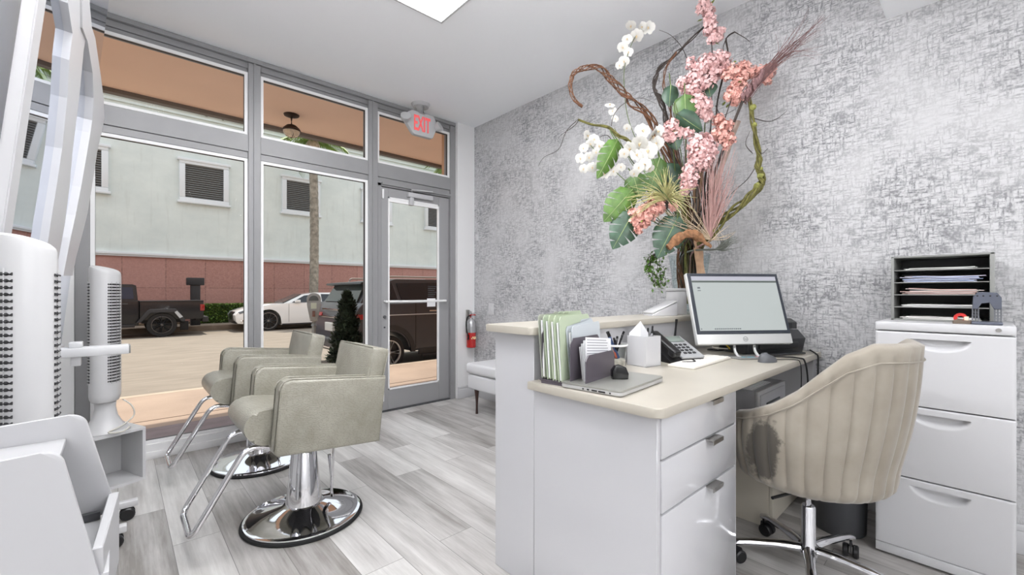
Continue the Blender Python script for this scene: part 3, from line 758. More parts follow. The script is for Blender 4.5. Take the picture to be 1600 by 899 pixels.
# barcode scanner-like black device on laptop
sp_ = at(968, 585, 1.55); sp_.z = DZ+.021
t = thing('tape_holder', 'small glossy black desktop tape holder standing on the laptop', 'tape holder', tuple(sp_), -.7)
GB = mat('gloss_black', (16, 16, 18), .12)
b = NB(); prism(b, [(-.028, 0), (.028, 0), (.03, .02), (.02, .042), (0, .05), (-.018, .046), (-.03, .03)], -.016, .016, 'y', .005, 3); part('body', b, GB, t)
b = NB(); lathe(b, [(.006, -.017), (.017, -.017), (.017, -.02), (.006, -.02)], n=20, closed=True, M=Matrix.Translation((0, 0, .024)) @ Matrix.Rotation(PI/2, 4, 'X')); part('reel', b, DKGREY, t)

# file sorter with folders
FS = (1.255, 1.005)
SR = .15
t = thing('file_sorter', 'dark plum desktop file sorter at the left end of the desk', 'file sorter', (FS[0], FS[1], DZ), SR)
PL = mat('plum_metal', (92, 86, 94), .4, .2)
b = NB(); box(b, -.10, .12, -.085, .112, .010, .016, .002)
for x in (-.098, .105): box(b, x, x+.012, -.08, .105, 0, .012)
part('base_tray', b, PL, t)
def divider(y, h):
    b = NB(); r = .02; pts = [(-.098, .016), (.118, .016), (.118, h-r), (.118-r, h), (-.098+r, h), (-.098, h-r)]
    prism(b, pts, y, y+.003, 'y'); part('divider', b, PL, t, smooth=False)
for y, h in ((-.080, .115), (-.02, .17), (.04, .17), (.10, .20)): divider(y, h)
def ftag(i): return ['at the front', 'second from the front', 'in the middle', 'second from the back', 'at the back'][i]
MS = Matrix.Translation((FS[0], FS[1], DZ)) @ Matrix.Rotation(SR, 4, 'Z')
FC = [(196, 202, 206), (186, 198, 172), (186, 196, 170), (178, 190, 166), (168, 172, 158)]
for i in range(5):
    y = -.012+i*.024; tilt = -.10-.035*i
    M = MS @ Matrix.Translation((-.02 if i else .02, y, .018)) @ Matrix.Rotation(-.06+.03*i, 4, 'Y') @ Matrix.Rotation(tilt*.4, 4, 'X')
    t2 = thing('file_folder', ['pale grey file folder %s of the file sorter', 'green manila folder %s of the stack in the file sorter', 'green manila folder %s of the folder stack', 'green manila folder %s of the folder stack', 'worn grey green folder %s of the folder stack'][i] % ftag(i), 'folder', tuple(M.translation), 0, 'folders in the file sorter')
    f = FC[i]; H = .205 if i == 0 else .238
    for s, nm_ in ((0, 'front_cover'), (1, 'back_cover')):
        b = NB(); x0, x1 = -.085, .125
        p = [(x0, 0), (x1, 0), (x1, H-.02), (x1-.01, H-.01)]+([(x1-.02, H+.004), (.03, H+.006), (.015, H-.006)] if s else [])+[(x0+.01, H-.008), (x0, H-.02)]
        prism(b, p, s*.012, s*.012+.0016, 'y', M=M @ Matrix.Rotation(.03*(1 if s == 0 else -1), 4, 'X'))
        part(nm_, b, mat('folder_%d_%d_%d' % f, f, .7), t2, world=True, smooth=False)
    b = NB(); box(b, -.08, .118, .004, .010, .004, H-.03, M=M); part('sheets', b, PAPER, t2, world=True, smooth=False)
for i in range(4):
    M = MS @ Matrix.Translation((.0+.012*i, -.070+.011*i, .018)) @ Matrix.Rotation(.10-.06*i, 4, 'Y') @ Matrix.Rotation(-.06, 4, 'X')
    t2 = thing('envelope', ['white printed letter in the front slot of the file sorter, foremost', 'white letter right behind the printed one in the file sorter', 'folded white letter third in the front slot of the file sorter', 'white envelope furthest back in the front slot of the file sorter'][i], 'letter', tuple(M.translation), 0, 'letters in the front slot of the file sorter')
    b = NB(); box(b, -.08, .112-.015*i, 0, .002, 0, .150-.008*i, M=M); part('sheet', b, PAPER, t2, world=True, smooth=False)
    if i == 0:
        b = NB(); rr = random.Random(3)
        for q in range(7): box(b, -.072, .065+rr.random()*.035, -.0006, 0, .140-q*.0095, .1425-q*.0095, M=M)
        part('print_lines', b, mat('print_grey', (150, 150, 156), .8), t2, world=True, smooth=False)

# clear cup with pens
cp = at(962, 583, 1.80); cp.z = DZ
t = thing('pen_cup', 'clear plastic cup holding pens behind the laptop', 'cup', tuple(cp))
PCUP = glassmat('clear_plastic', (.86, .87, .86), 3.2, .12)
b = NB(); lathe(b, [(0, .001), (.036, .001), (.046, .11), (.049, .112), (.049, .116), (.045, .116), (.044, .11), (.0345, .004), (0, .004)], n=32); part('body', b, PCUP, t)
b = NB(); lathe(b, [(.047, .108), (.050, .110), (.050, .117), (.046, .117)], n=32, closed=True); part('rim', b, mat('cup_rim', (236, 236, 236), .2), t)
b = NB(); lathe(b, [(0, .006), (.034, .006), (.040, .05), (.037, .055), (0, .055)], n=24); part('contents', b, mat('cup_contents', (196, 190, 180), .7, var=.3, vscale=60), t)
def pen(p0, p1, r, rgb, label, group):
    t_ = thing('pen', label, 'pen', tuple(p0), 0, group); b = NB(); d = (p1-p0)
    cyl(b, p0, p0+d*.8, r, n=10); part('barrel', b, mat('pen_%d_%d_%d' % rgb, rgb, .3), t_, world=True)
    b = NB(); tube(b, [p0+d*.8, p0+d*.98, p1], [r*1.12, r*1.12, r*.6], 10); tube(b, [p0+d*.97+Vector((r*1.3, 0, 0)), p0+d*.75+Vector((r*1.3, 0, 0))], .0012, 6); part('cap', b, BLACKP, t_, world=True)
pc = [((36, 36, 40), 'black pen leaning left in the clear cup'), ((210, 110, 84), 'orange pen in the clear cup'), ((96, 120, 170), 'blue marker in the clear cup'), ((40, 42, 60), 'dark pen leaning right in the clear cup'), ((60, 60, 62), 'grey pen at the back of the clear cup'), ((230, 230, 230), 'white pen in the clear cup')]
for i, (c, l) in enumerate(pc):
    a = 2*PI*i/6+.4; p0 = cp+Vector((.012*math.cos(a+2.6), .012*math.sin(a+2.6), .058)); p1 = cp+Vector((.036*math.cos(a), .036*math.sin(a), .145+.012*(i % 3)))
    pen(p0, p1, .0045 if i != 2 else .007, c, l, 'pens in the clear cup')
# white hexagonal-ish box with folded cards and pens
wp = at(1006, 572, 1.97); wp.z = DZ
t = thing('desk_organizer', 'white square desk organizer box beside the clear pen cup', 'desk organizer', tuple(wp), -.15)
b = NB(); w = .052; h_ = .135
for a in ((-w, w, -w, -w+.004), (-w, w, w-.004, w), (-w, -w+.004, -w+.004, w-.004), (w-.004, w, -w+.004, w-.004)): box(b, *a, 0, h_, .0)
box(b, -w, w, -w, w, 0, .004); part('body', b, GLOSSW, t, smooth=False)
for i, (dx, l) in enumerate(((-.028, 'tall white folded card standing left in the desk organizer'), (.006, 'white folded card standing right in the desk organizer'))):
    M = Matrix.Translation(wp+Vector((dx, .012*i, .006))) @ Matrix.Rotation(-.7+.3*i, 4, 'Z')
    b = NB(); hh = .195-.02*i
    for s in (-1, 1): prism(b, [(0, 0), (s*.036, 0), (s*.05, .13), (s*.05, hh-.055), (0, hh)], 0, .001, 'y', M=M @ Matrix.Rotation(s*.5, 4, 'Z'))
    solo('folded_card', b, PAPER, tuple(M.translation), l, 'card', 'cards in the desk organizer', smooth=False)
for i, (dx, dy, c) in enumerate(((.03, -.03, (40, 40, 42)), (.038, .0, (200, 200, 202)), (.03, .03, (46, 46, 50)), (.015, -.035, (180, 180, 184)))):
    p0 = wp+Vector((dx*.6, dy*.6, .006)); pen(p0, p0+Vector((.02, dy*.3+.004, .155+.006*i)), .004, c, ['black pen at the right front of the white desk organizer', 'silver pen at the right of the white desk organizer', 'black pen at the back of the white desk organizer', 'pale grey pen in the white desk organizer'][i], 'pens in the desk organizer')
# phone
t = thing('desk_phone', 'silver and black office telephone leaning back with its handset on the desk', 'telephone', (2.02, 1.035, DZ), -.42)
PS = mat('phone_silver', (176, 178, 180), .3, .3)
PM = Matrix.Rotation(0, 4, 'X')
b = NB(); prism(b, [(-.10, 0), (.10, 0), (.10, .085), (.085, .10), (-.10, .012)], -.10, .10, 'x', .004, 2); part('base', b, BLACKP, t)
TM = Matrix.Translation((0, -.10, .014)) @ Matrix.Rotation(math.atan2(.088, .19), 4, 'X')
b = NB(); box(b, -.03, .10, .005, .20, 0, .012, .004, M=TM); fp = part('face_plate', b, PS, t)
b = NB(); box(b, -.015, .085, .14, .19, .012, .016, .002, M=TM); finish('display', b, mat('phone_display', (120, 130, 124), .2), fp)
b = NB()
for r in range(4):
    for c in range(3): box(b, .0+c*.026, .018+c*.026, .03+r*.024, .044+r*.024, .012, .017, .002, 1, M=TM)
finish('buttons', b, BLACKP, fp)
b = NB(); box(b, -.09, -.045, .0, .20, .03, .048, .010, 3, M=TM); box(b, -.09, -.045, .0, .045, .008, .04, .010, 3, M=TM); box(b, -.09, -.045, .155, .20, .008, .04, .010, 3, M=TM); part('handset', b, BLACKP, t)
b = NB(); tube(b, [(.075, .085, .09), (.10, .10, .19)], [.008, .007], 10); part('antenna', b, BLACKP, t)
cords = []
c0 = Vector((1.93, .98, DZ+.01)); pts = []
for i in range(90):
    s = i/89; base = Vector((1.90+.10*s, .93+.0*s-.03*math.sin(s*PI), DZ+.010)); a = i*1.2
    pts.append(base+Vector((0, .006*math.cos(a), .006*math.sin(a))))
b = NB(); tube(b, pts, .0016, 5); solo('phone_cord', b, BLACKP, (1.95, .92, DZ), 'coiled black phone cord lying in front of the telephone', 'cord')

# cables
def cable(pts, r, m, label, nm='cable', k=6):
    b = NB(); tube(b, spline(pts, k), r, 8); return solo(nm, b, m, tuple(Vector(pts[0])), label, 'cable')
cable([(2.83, .655, DZ+.012), (2.80, .632, DZ+.006), (2.755, .612, DZ+.004), (2.75, .600, DZ-.02), (2.69, .59, DZ-.13), (2.60, .585, .62), (2.52, .60, .56)], .004, BLACKR, 'black cable looping over the right end of the desk edge')
cable([(2.47, .80, DZ+.008), (2.47, .72, DZ+.006), (2.49, .625, DZ+.006), (2.50, .600, DZ-.01), (2.53, .595, .70), (2.54, .60, .60), (2.53, .60, .56)], .004, BLACKR, 'thick black cable hanging over the desk edge next to the mouse')
cable([(2.32, .73, DZ+.012), (2.36, .69, DZ+.005), (2.42, .625, DZ+.005), (2.43, .602, DZ-.01), (2.44, .60, .70), (2.42, .60, .62)], .0022, BLACKR, 'thin black mouse cable dropping over the desk edge', 'mouse_cable')
yc = at(1140, 545, 2.42); YM = mat('yellow_cable', (222, 190, 48), .4)
b = NB(); pts = [Vector((yc.x+.07*math.cos(a)*(1+.06*math.sin(3*a)), yc.y+.05*math.sin(a)*.6, DZ+.045+.035*math.sin(a)+.008*math.cos(2*a))) for a in [i/14*2*PI*1.35 for i in range(15)]]
tube(b, spline(pts, 5), .0035, 8); solo('network_cable', b, YM, tuple(pts[0]), 'coiled yellow network cable behind the computer stand', 'cable')
for i in range(4):
    c_ = at(1118+8*i, 548, 2.36+.04*i); b = NB(); pts = [Vector((c_.x+.06*math.cos(a+i), c_.y+.035*math.sin(a+i), DZ+.008+.010*i+.012*abs(math.sin(a*.5+i)))) for a in [k/10*2*PI*1.1 for k in range(11)]]
    tube(b, spline(pts, 5), .0032, 8)
    solo('coiled_cable', b, [BLACKR, mat('pale_cable', (200, 196, 186), .5), BLACKR, mat('grey_cable', (110, 108, 110), .5)][i], tuple(pts[0]), ['black cable coil lowest in the tangle left of the computer stand', 'pale beige cable coil in the tangle behind the computer', 'black cable coil next to the yellow cable', 'grey cable coil on top of the tangle behind the computer'][i], 'cable', 'cable tangle behind the computer')
# payment tablet and white speaker on the counter
t = thing('tablet_stand', 'white wedge shaped tablet stand on the raised counter beside the vase', 'tablet stand', (2.30, 1.25, 1.0), -.62)
b = NB(); prism(b, [(-.085, 0), (.065, 0), (.065, .078), (-.083, .010)], -.06, .06, 'y', .004, 2); part('body', b, GLOSSW, t)
b = NB(); M = Matrix.Translation((-.084, 0, .0115)) @ Matrix.Rotation(-math.atan2(.068, .148), 4, 'Y'); box(b, 0, .165, -.063, .063, 0, .007, .003, M=M); part('tablet', b, PLASTW, t)
t = thing('canister', 'white cylindrical canister on the counter directly behind the computer', 'canister', (2.475, 1.25, 1.0))
b = NB(); lathe(b, [(0, 0), (.056, 0), (.058, .004), (.058, .135), (.05, .14), (0, .14)], n=36); part('body', b, mat('canister_grey', (214, 214, 216), .4), t)
b = NB(); lathe(b, [(.0, .1405), (.06, .1405), (.0615, .145), (.0615, .153), (.055, .156), (0, .156)], n=36); part('lid', b, PLASTW, t)

# ================================================================== VASE AND FLOWERS
VC = Vector((2.665, 1.262, 1.0))
t = thing('vase', 'tall flared clear glass vase on the raised counter holding the big arrangement', 'vase', tuple(VC))
b = NB(); lathe(b, [(0, .001), (.085, .001), (.09, .01), (.095, .12), (.105, .24), (.125, .37), (.122, .37), (.102, .24), (.091, .12), (.086, .016), (0, .016)], n=40)
part('body', b, glassmat('vase_glass', (.90, .93, .93), 1.15), t)
NECK = VC+Vector((0, 0, .30))
def fp(u, v, d=2.62):
    p = at(u, v, d)
    lim = 2.80
    if p.x > lim: p = at(u, v, d*(lim)/p.x)
    return p
def root_pt(i, top):
    a = i*2.4; return VC+Vector((.03*math.cos(a), .03*math.sin(a), .06)), VC+Vector((.045*math.cos(a), .045*math.sin(a), .36))
FID = [0]
def stem_path(ptsp):
    FID[0] += 1; r0, r1 = root_pt(FID[0], None); return [r0, r1]+ptsp
WOODB = mat('twisted_brown_vine', (112, 76, 54), .8, var=.5, vscale=40)
WOODD = mat('dark_twig', (70, 62, 58), .8, var=.4, vscale=40)
MOSS = mat('mossy_branch', (112, 108, 58), .85, var=.5, vscale=40)
STAKE = mat('pale_wood_stake', (196, 160, 130), .7, var=.2, vscale=30)
DRIFT = mat('orange_driftwood', (148, 106, 74), .85, var=.5, vscale=45, bump=.5, bscale=60)
STEMG = mat('green_stem', (96, 112, 62), .6)
def strands(pts, n, R, r, seed=0, k=7, turns=5, jit=.3):
    b = NB(); sp = spline(pts, k); N = len(sp); rr = random.Random(seed)
    for s in range(n):
        ph = rr.random()*6.28; tn = turns*(.7+.6*rr.random()); q = []
        for i, p in enumerate(sp):
            d = (sp[min(i+1, N-1)]-sp[max(i-1, 0)]); x, y = frame_axes(d if d.length > 0 else Vector((0, 0, 1)))
            f = i/(N-1); a = ph+tn*f*6.28; w = R*(1-.75*f)*(.5+.6*rr.random()*jit+.4)
            q.append(p+x*w*math.cos(a)+y*w*math.sin(a))
        tube(b, q, [r*(1-.6*i/(N-1)) for i in range(N)], 6)
    return b
def pts2(lst, d=2.62): return [fp(*(list(p)+[d])[:3]) for p in lst]
def vine(lst, label, m, n=4, R=.012, r=.0055, seed=1, d=2.62, turns=5, twigs=(), nm='twisted_branch', group='twisted branches in the vase'):
    P = stem_path(pts2(lst, d)); t_ = thing(nm, label, 'branch', tuple(P[0]), 0, group)
    part('stem', strands(P, n, R, r, seed, turns=turns), m, t_, world=True)
    for tw in twigs:
        b = NB(); q = pts2(tw, d); sp = spline(q, 5); tube(b, sp, [.0028*(1-.7*i/len(sp)) for i in range(len(sp))], 5); part('twig', b, WOODD, t_, world=True)
    return t_
vine([(1075, 345), (1050, 262), (1017, 187), (987, 160), (973, 143), (953, 123), (937, 107), (915, 106), (897, 114), (891, 135), (897, 155), (910, 167)], 'long twisted brown vine looping over the far left of the arrangement', WOODB, 8, .030, .0052, 2, 2.66, 5)
vine([(1078, 350), (1055, 250), (1040, 187), (1032, 157), (1023, 133), (1030, 108), (1053, 87), (1074, 67), (1100, 43)], 'twisted dark vine arching up to the tallest blossom', WOODD, 5, .022, .0072, 4, 2.64, 4, twigs=[[(1076, 100), (1066, 75), (1048, 55), (1030, 47)]])
vine([(1080, 340), (1060, 250), (1050, 200), (1045, 160), (1037, 133), (1041, 105), (1057, 82)], 'shorter brown vine inside the arching dark vine', WOODB, 4, .014, .0055, 5, 2.60, 4)
vine([(1072, 340), (1022, 262), (985, 222), (967, 213), (950, 199), (923, 194), (903, 187)], 'mossy brown branch pointing left with thin curly twigs', MOSS, 5, .013, .0075, 6, 2.56, 2, twigs=[[(903, 187), (885, 205), (873, 233), (850, 246), (841, 260)], [(905, 186), (897, 197), (878, 210), (872, 217)], [(955, 197), (960, 178), (975, 162), (1000, 153), (1025, 162)], [(960, 230), (950, 212), (935, 216), (925, 228)]])
vine([(1107, 370), (1130, 343), (1160, 317), (1186, 293), (1190, 277), (1184, 262), (1187, 245), (1181, 220), (1176, 190), (1172, 160), (1168, 150)], 'mossy olive branch curving up the right side of the arrangement', MOSS, 7, .024, .0085, 8, 2.45, 4, twigs=[[(1181, 230), (1190, 240), (1200, 232)], [(1180, 262), (1168, 280), (1150, 296), (1128, 315), (1110, 322)], [(1178, 185), (1200, 190), (1215, 185), (1230, 173)], [(1176, 240), (1165, 225), (1172, 205)]])
vine([(1098, 350), (1100, 280), (1118, 210), (1122, 160), (1132, 110), (1137, 85), (1135, 60), (1148, 50)], 'dark straight branch behind the pink blossoms ending in a thin fork', WOODD, 3, .008, .006, 9, 2.58, 3, twigs=[[(1135, 60), (1130, 75), (1133, 92)], [(1118, 165), (1128, 180), (1150, 170)], [(1148, 50), (1165, 60), (1172, 66)]])
# moss knots on the right branch
b = NB()
for (u, v, r_) in ((1188, 275, .016), (1183, 290, .018), (1176, 168, .018), (1179, 195, .014), (1189, 264, .012)):
    tmp = NB(); bmesh.ops.create_icosphere(tmp, subdivisions=2, radius=r_)
    for q in tmp.verts: q.co *= 1+.35*(noise.noise(q.co*90+Vector((u, 0, 0))))
    merge(b, tmp, Matrix.Translation(fp(u, v, 2.44)))
solo('moss_tuft', b, mat('yellow_moss', (150, 152, 84), .9, var=.3, vscale=120), tuple(fp(1188, 275, 2.44)), 'yellow green moss tufts on the right hand branch', 'moss', kind='stuff')
# stakes and driftwood
def stick(lst, label, m, r, d, nm='wood_stick'):
    P = stem_path([]) if lst[0] is None else []
    q = [fp(u, v, d) for u, v in lst if True]; b = NB(); sp = spline(q, 4)
    tube(b, sp, [r*(1+.12*math.sin(i*1.7)) for i in range(len(sp))], 6); return solo(nm, b, m, tuple(q[0]), label, 'wood stick')
stick([(1097, 440), (1092, 400), (1088, 340), (1090, 290), (1100, 240)], 'pale flat wooden stake rising straight out of the vase', STAKE, .026, 2.60)
stick([(1100, 380), (1112, 310), (1135, 240), (1153, 190)], 'slanted pale grey stick in the right half of the arrangement', mat('grey_driftwood', (172, 152, 140), .8, var=.2, vscale=30), .016, 2.55)
b = NB(); q = [fp(u, v, 2.31) for u, v in ((1043, 389), (1052, 378), (1068, 368), (1082, 366), (1096, 374), (1111, 388))]; sp = spline(q, 5)
tube(b, sp, [.006+.020*math.sin(PI*min(1, (i+2)/len(sp)))*(1+.25*noise.noise(Vector((i*.6, 0, 0)))) for i in range(len(sp))], 10)
for v in b.verts: v.co += Vector((.008*noise.noise(v.co*38), 0, .016*noise.noise(v.co*30+Vector((3, 1, 2)))))
solo('driftwood', b, DRIFT, tuple(q[0]), 'orange brown arched driftwood piece over the mouth of the vase', 'driftwood')
# pink blossoms
PINKS = [mat('pink_blossom_light', (248, 204, 202), .6, var=.22, vscale=55), mat('pink_blossom_salmon', (247, 188, 176), .6, var=.24, vscale=55)]
def flower(vs, fs, c, nrm, r, rr, np_=5):
    x, y = frame_axes(nrm); a0 = rr.random()*6.28
    for k in range(np_):
        a = a0+2*PI*k/np_; d = x*math.cos(a)+y*math.sin(a); s = y*math.cos(a)-x*math.sin(a); i0 = len(vs)
        cup = nrm*r*.35*(rr.random()*1.2)
        vs += [c, c+d*r*.6+s*r*.42+cup*.5, c+d*r+s*r*.22+cup, c+d*r-s*r*.22+cup, c+d*r*.6-s*r*.42+cup*.5]
        fs += [(i0, i0+1, i0+2), (i0, i0+2, i0+3), (i0, i0+3, i0+4)]
def cluster_obj(name, clus, m, root, dens=2.6, fr=.0108, seed=0, d=2.5, kind='stuff', npt=5):
    rr = random.Random(seed); vs = []; fs = []
    for cl in clus:
        u, v, rp = cl[:3]; dd = cl[3] if len(cl) > 3 else d; c = fp(u, v, dd); R = rp/FPX*dd
        n = int(dens*(R/.016)**2*9)
        for i in range(n):
            dv = Vector((rr.gauss(0, 1), rr.gauss(0, 1), rr.gauss(0, 1))).normalized(); rad = R*(.35+.8*rr.random())
            p = c+dv*rad; p.x = min(p.x, 2.86); nn = (dv+Vector((rr.gauss(0, .35), rr.gauss(0, .35), rr.gauss(0, .35)))).normalized()
            flower(vs, fs, p, nn, fr*(.75+.5*rr.random()), rr, npt)
    me = bpy.data.meshes.new(name); inv = INV[root.name]; me.from_pydata([tuple(inv @ p) for p in vs], [], fs); me.materials.append(m)
    o = bpy.data.objects.new(name, me); C.objects.link(o); o.parent = root
    if kind: o['kind'] = kind
    return o
def blossom_branch(path, clus, label, mi, seed, d=2.5):
    P = stem_path(pts2(path, d)); t_ = thing('blossom_branch', label, 'blossom branch', tuple(P[0]), 0, 'pink blossom branches')
    b = NB(); sp = spline(P, 6); tube(b, sp, [.0045*(1-.5*i/len(sp)) for i in range(len(sp))], 6); part('stem', b, WOODD, t_, world=True)
    cluster_obj('blossoms', clus, PINKS[mi], t_, seed=seed, d=d)
    b = NB(); rr = random.Random(seed+9)
    for cl in clus[::2]:
        for q in range(2):
            c = fp(cl[0], cl[1], d)+Vector((rr.gauss(0, .015), rr.gauss(0, .015), rr.gauss(0, .015))); dv = Vector((rr.gauss(0, 1), rr.gauss(0, 1), rr.gauss(0, 1))).normalized(); x, y = frame_axes(dv)
            quadm(b, [c, c+dv*.02+x*.009, c+dv*.045, c+dv*.02-x*.009])
    part('leaves', b, mat('yellow_green_leaf', (136, 150, 66), .6), t_, world=True, smooth=False)
blossom_branch([(1095, 330), (1108, 240), (1112, 150), (1113, 90), (1110, 55), (1102, 12)], [(1101, 6, 9), (1096, 14, 8), (1107, 18, 9), (1109, 34, 9), (1105, 28, 7), (1111, 46, 10), (1119, 56, 10), (1126, 50, 7), (1112, 62, 7)], 'tallest pink blossom branch reaching the ceiling line', 0, 11, 2.55)
blossom_branch([(1092, 330), (1090, 240), (1092, 170), (1105, 110)], [(1103, 102, 15), (1117, 97, 15), (1128, 95, 12), (1118, 112, 13), (1092, 108, 12), (1080, 100, 8), (1086, 122, 12), (1067, 130, 9), (1088, 136, 13), (1076, 142, 9), (1106, 130, 11), (1134, 104, 9)], 'large full pink blossom head in the upper middle', 0, 12, 2.5)
blossom_branch([(1098, 320), (1120, 230), (1150, 140), (1185, 115)], [(1147, 112, 11), (1162, 118, 10), (1155, 130, 11), (1148, 143, 11), (1150, 156, 9), (1175, 113, 9), (1190, 112, 10), (1201, 112, 10), (1198, 124, 9), (1163, 104, 8), (1138, 150, 7), (1136, 118, 8)], 'salmon blossom branch reaching right towards the dry twigs', 1, 13, 2.46)
blossom_branch([(1088, 330), (1090, 250), (1092, 180)], [(1090, 158, 12), (1100, 165, 12), (1088, 172, 9), (1103, 180, 9), (1082, 160, 8)], 'pink blossom bunch just below the big upper head', 0, 14, 2.47)
blossom_branch([(1085, 330), (1065, 260), (1052, 208)], [(1050, 197, 10), (1042, 207, 9), (1056, 209, 10), (1047, 216, 8), (1075, 208, 8), (1066, 205, 6)], 'pink blossom bunch above the white orchids', 0, 15, 2.42)
blossom_branch([(1092, 330), (1105, 260), (1128, 215)], [(1122, 188, 9), (1130, 200, 10), (1137, 196, 8), (1128, 213, 10), (1140, 218, 9), (1118, 208, 7), (1134, 226, 6)], 'pink blossom bunch at the right of centre', 1, 16, 2.45)
blossom_branch([(1088, 340), (1090, 290), (1095, 240)], [(1088, 226, 12), (1100, 222, 13), (1108, 234, 12), (1092, 240, 14), (1105, 248, 11), (1085, 250, 10), (1098, 258, 10), (1112, 240, 7)], 'large drooping pink blossom head in the centre', 0, 17, 2.38)
blossom_branch([(1086, 345), (1082, 310), (1074, 285)], [(1076, 265, 9), (1071, 276, 9), (1081, 278, 9), (1073, 289, 9), (1068, 297, 7), (1083, 290, 6)], 'small pink blossom tail below the centre head', 0, 18, 2.38)
blossom_branch([(1075, 370), (1045, 355), (1015, 338)], [(1018, 318, 9), (1008, 326, 9), (1022, 330, 10), (1012, 338, 10), (1000, 336, 8), (994, 345, 8), (1006, 350, 8), (997, 360, 6), (1032, 326, 8), (1030, 316, 7), (1052, 322, 7), (989, 332, 6)], 'salmon blossom bunch low on the left above the dark leaf', 1, 19, 2.36)
# orchids
ORW = mat('white_orchid', (216, 214, 208), .5, var=.06, vscale=20); ORC = mat('orchid_centre', (214, 190, 150), .5)
def orchid(path, fl, label, seed, d=2.45, stem=True):
    P = stem_path(pts2(path, d)); t_ = thing('orchid_stem', label, 'orchid', tuple(P[0]), 0, 'white orchid stems')
    b = NB(); sp = spline(P, 6); tube(b, sp, [.0035*(1-.5*i/len(sp)) for i in range(len(sp))], 6); part('stem', b, STEMG, t_, world=True)
    rr = random.Random(seed)
    for (u, v, s) in fl:
        c = fp(u, v, d); R = s/FPX*d; fwd = (Vector((0, 0, CAMH))-c).normalized(); n_ = (fwd+Vector((rr.gauss(0, .35), rr.gauss(0, .35), rr.gauss(0, .3)))).normalized(); x, y = frame_axes(n_); a0 = rr.random()*1.2
        b = NB()
        for k, (an, wd, ln) in enumerate(((90, .38, 1), (18, .62, 1.0), (162, .62, 1.0), (234, .36, .95), (306, .36, .95))):
            a = math.radians(an)+a0*.3; dr = x*math.cos(a)+y*math.sin(a); sd = y*math.cos(a)-x*math.sin(a)
            prof = [(0, 0), (.25, .7), (.55, 1), (.85, .75), (1, 0)]; prev = None
            for f, w in prof:
                m_ = c+dr*R*ln*f+n_*R*(.22*f*(1-f)*2+.01*k); L = bm_v = (m_+sd*R*wd*w, m_, m_-sd*R*wd*w)
                cur = [b.verts.new(L[0]-n_*R*.08*w), b.verts.new(L[1]), b.verts.new(L[2]-n_*R*.08*w)]
                if prev:
                    b.faces.new((prev[0], prev[1], cur[1], cur[0])); b.faces.new((prev[1], prev[2], cur[2], cur[1]))
                prev = cur
        bmesh.ops.remove_doubles(b, verts=list(b.verts), dist=1e-5)
        f_ = part('flower', b, ORW, t_, world=True)
        b = NB(); tube(b, [c, c+n_*R*.28, c+n_*R*.35-y*R*.25], [R*.12, R*.13, R*.05], 8); finish('lip', b, ORC, f_, world=INV[t_.name])
orchid([(1060, 330), (1015, 260), (983, 190), (975, 130), (978, 95), (990, 62), (1003, 46)], [(986, 40, 9), (995, 56, 11), (1013, 44, 11), (1004, 42, 8), (980, 62, 9), (973, 74, 9), (982, 82, 8), (975, 96, 9), (968, 102, 7)], 'tallest white orchid spray against the ceiling at the left', 21, 2.7)
orchid([(1050, 330), (990, 260), (960, 200)], [(953, 165, 8), (957, 174, 7), (961, 186, 6), (980, 200, 7)], 'small white orchid spray below the brown vine loop', 22, 2.62)
orchid([(1045, 330), (980, 285), (930, 235), (915, 215)], [(917, 212, 9), (928, 218, 9), (937, 228, 9), (912, 232, 8), (907, 248, 9), (920, 246, 9), (925, 262, 9), (938, 256, 8), (912, 264, 8), (945, 272, 9), (958, 268, 9), (970, 262, 8), (932, 238, 8), (922, 225, 8)], 'spreading white orchid spray at the far left', 23, 2.5)
orchid([(1055, 320), (1030, 270), (1008, 215)], [(1004, 205, 13), (1018, 212, 14), (1000, 224, 14), (985, 232, 12), (1013, 236, 15), (1026, 224, 12), (975, 240, 9), (994, 243, 12), (1030, 205, 10)], 'full white orchid bunch in the middle left', 24, 2.38)
orchid([(1050, 320), (1020, 285), (1003, 265)], [(1008, 257, 12), (998, 262, 9), (991, 271, 8), (1015, 263, 8)], 'two low white orchids above the air plant', 25, 2.34)
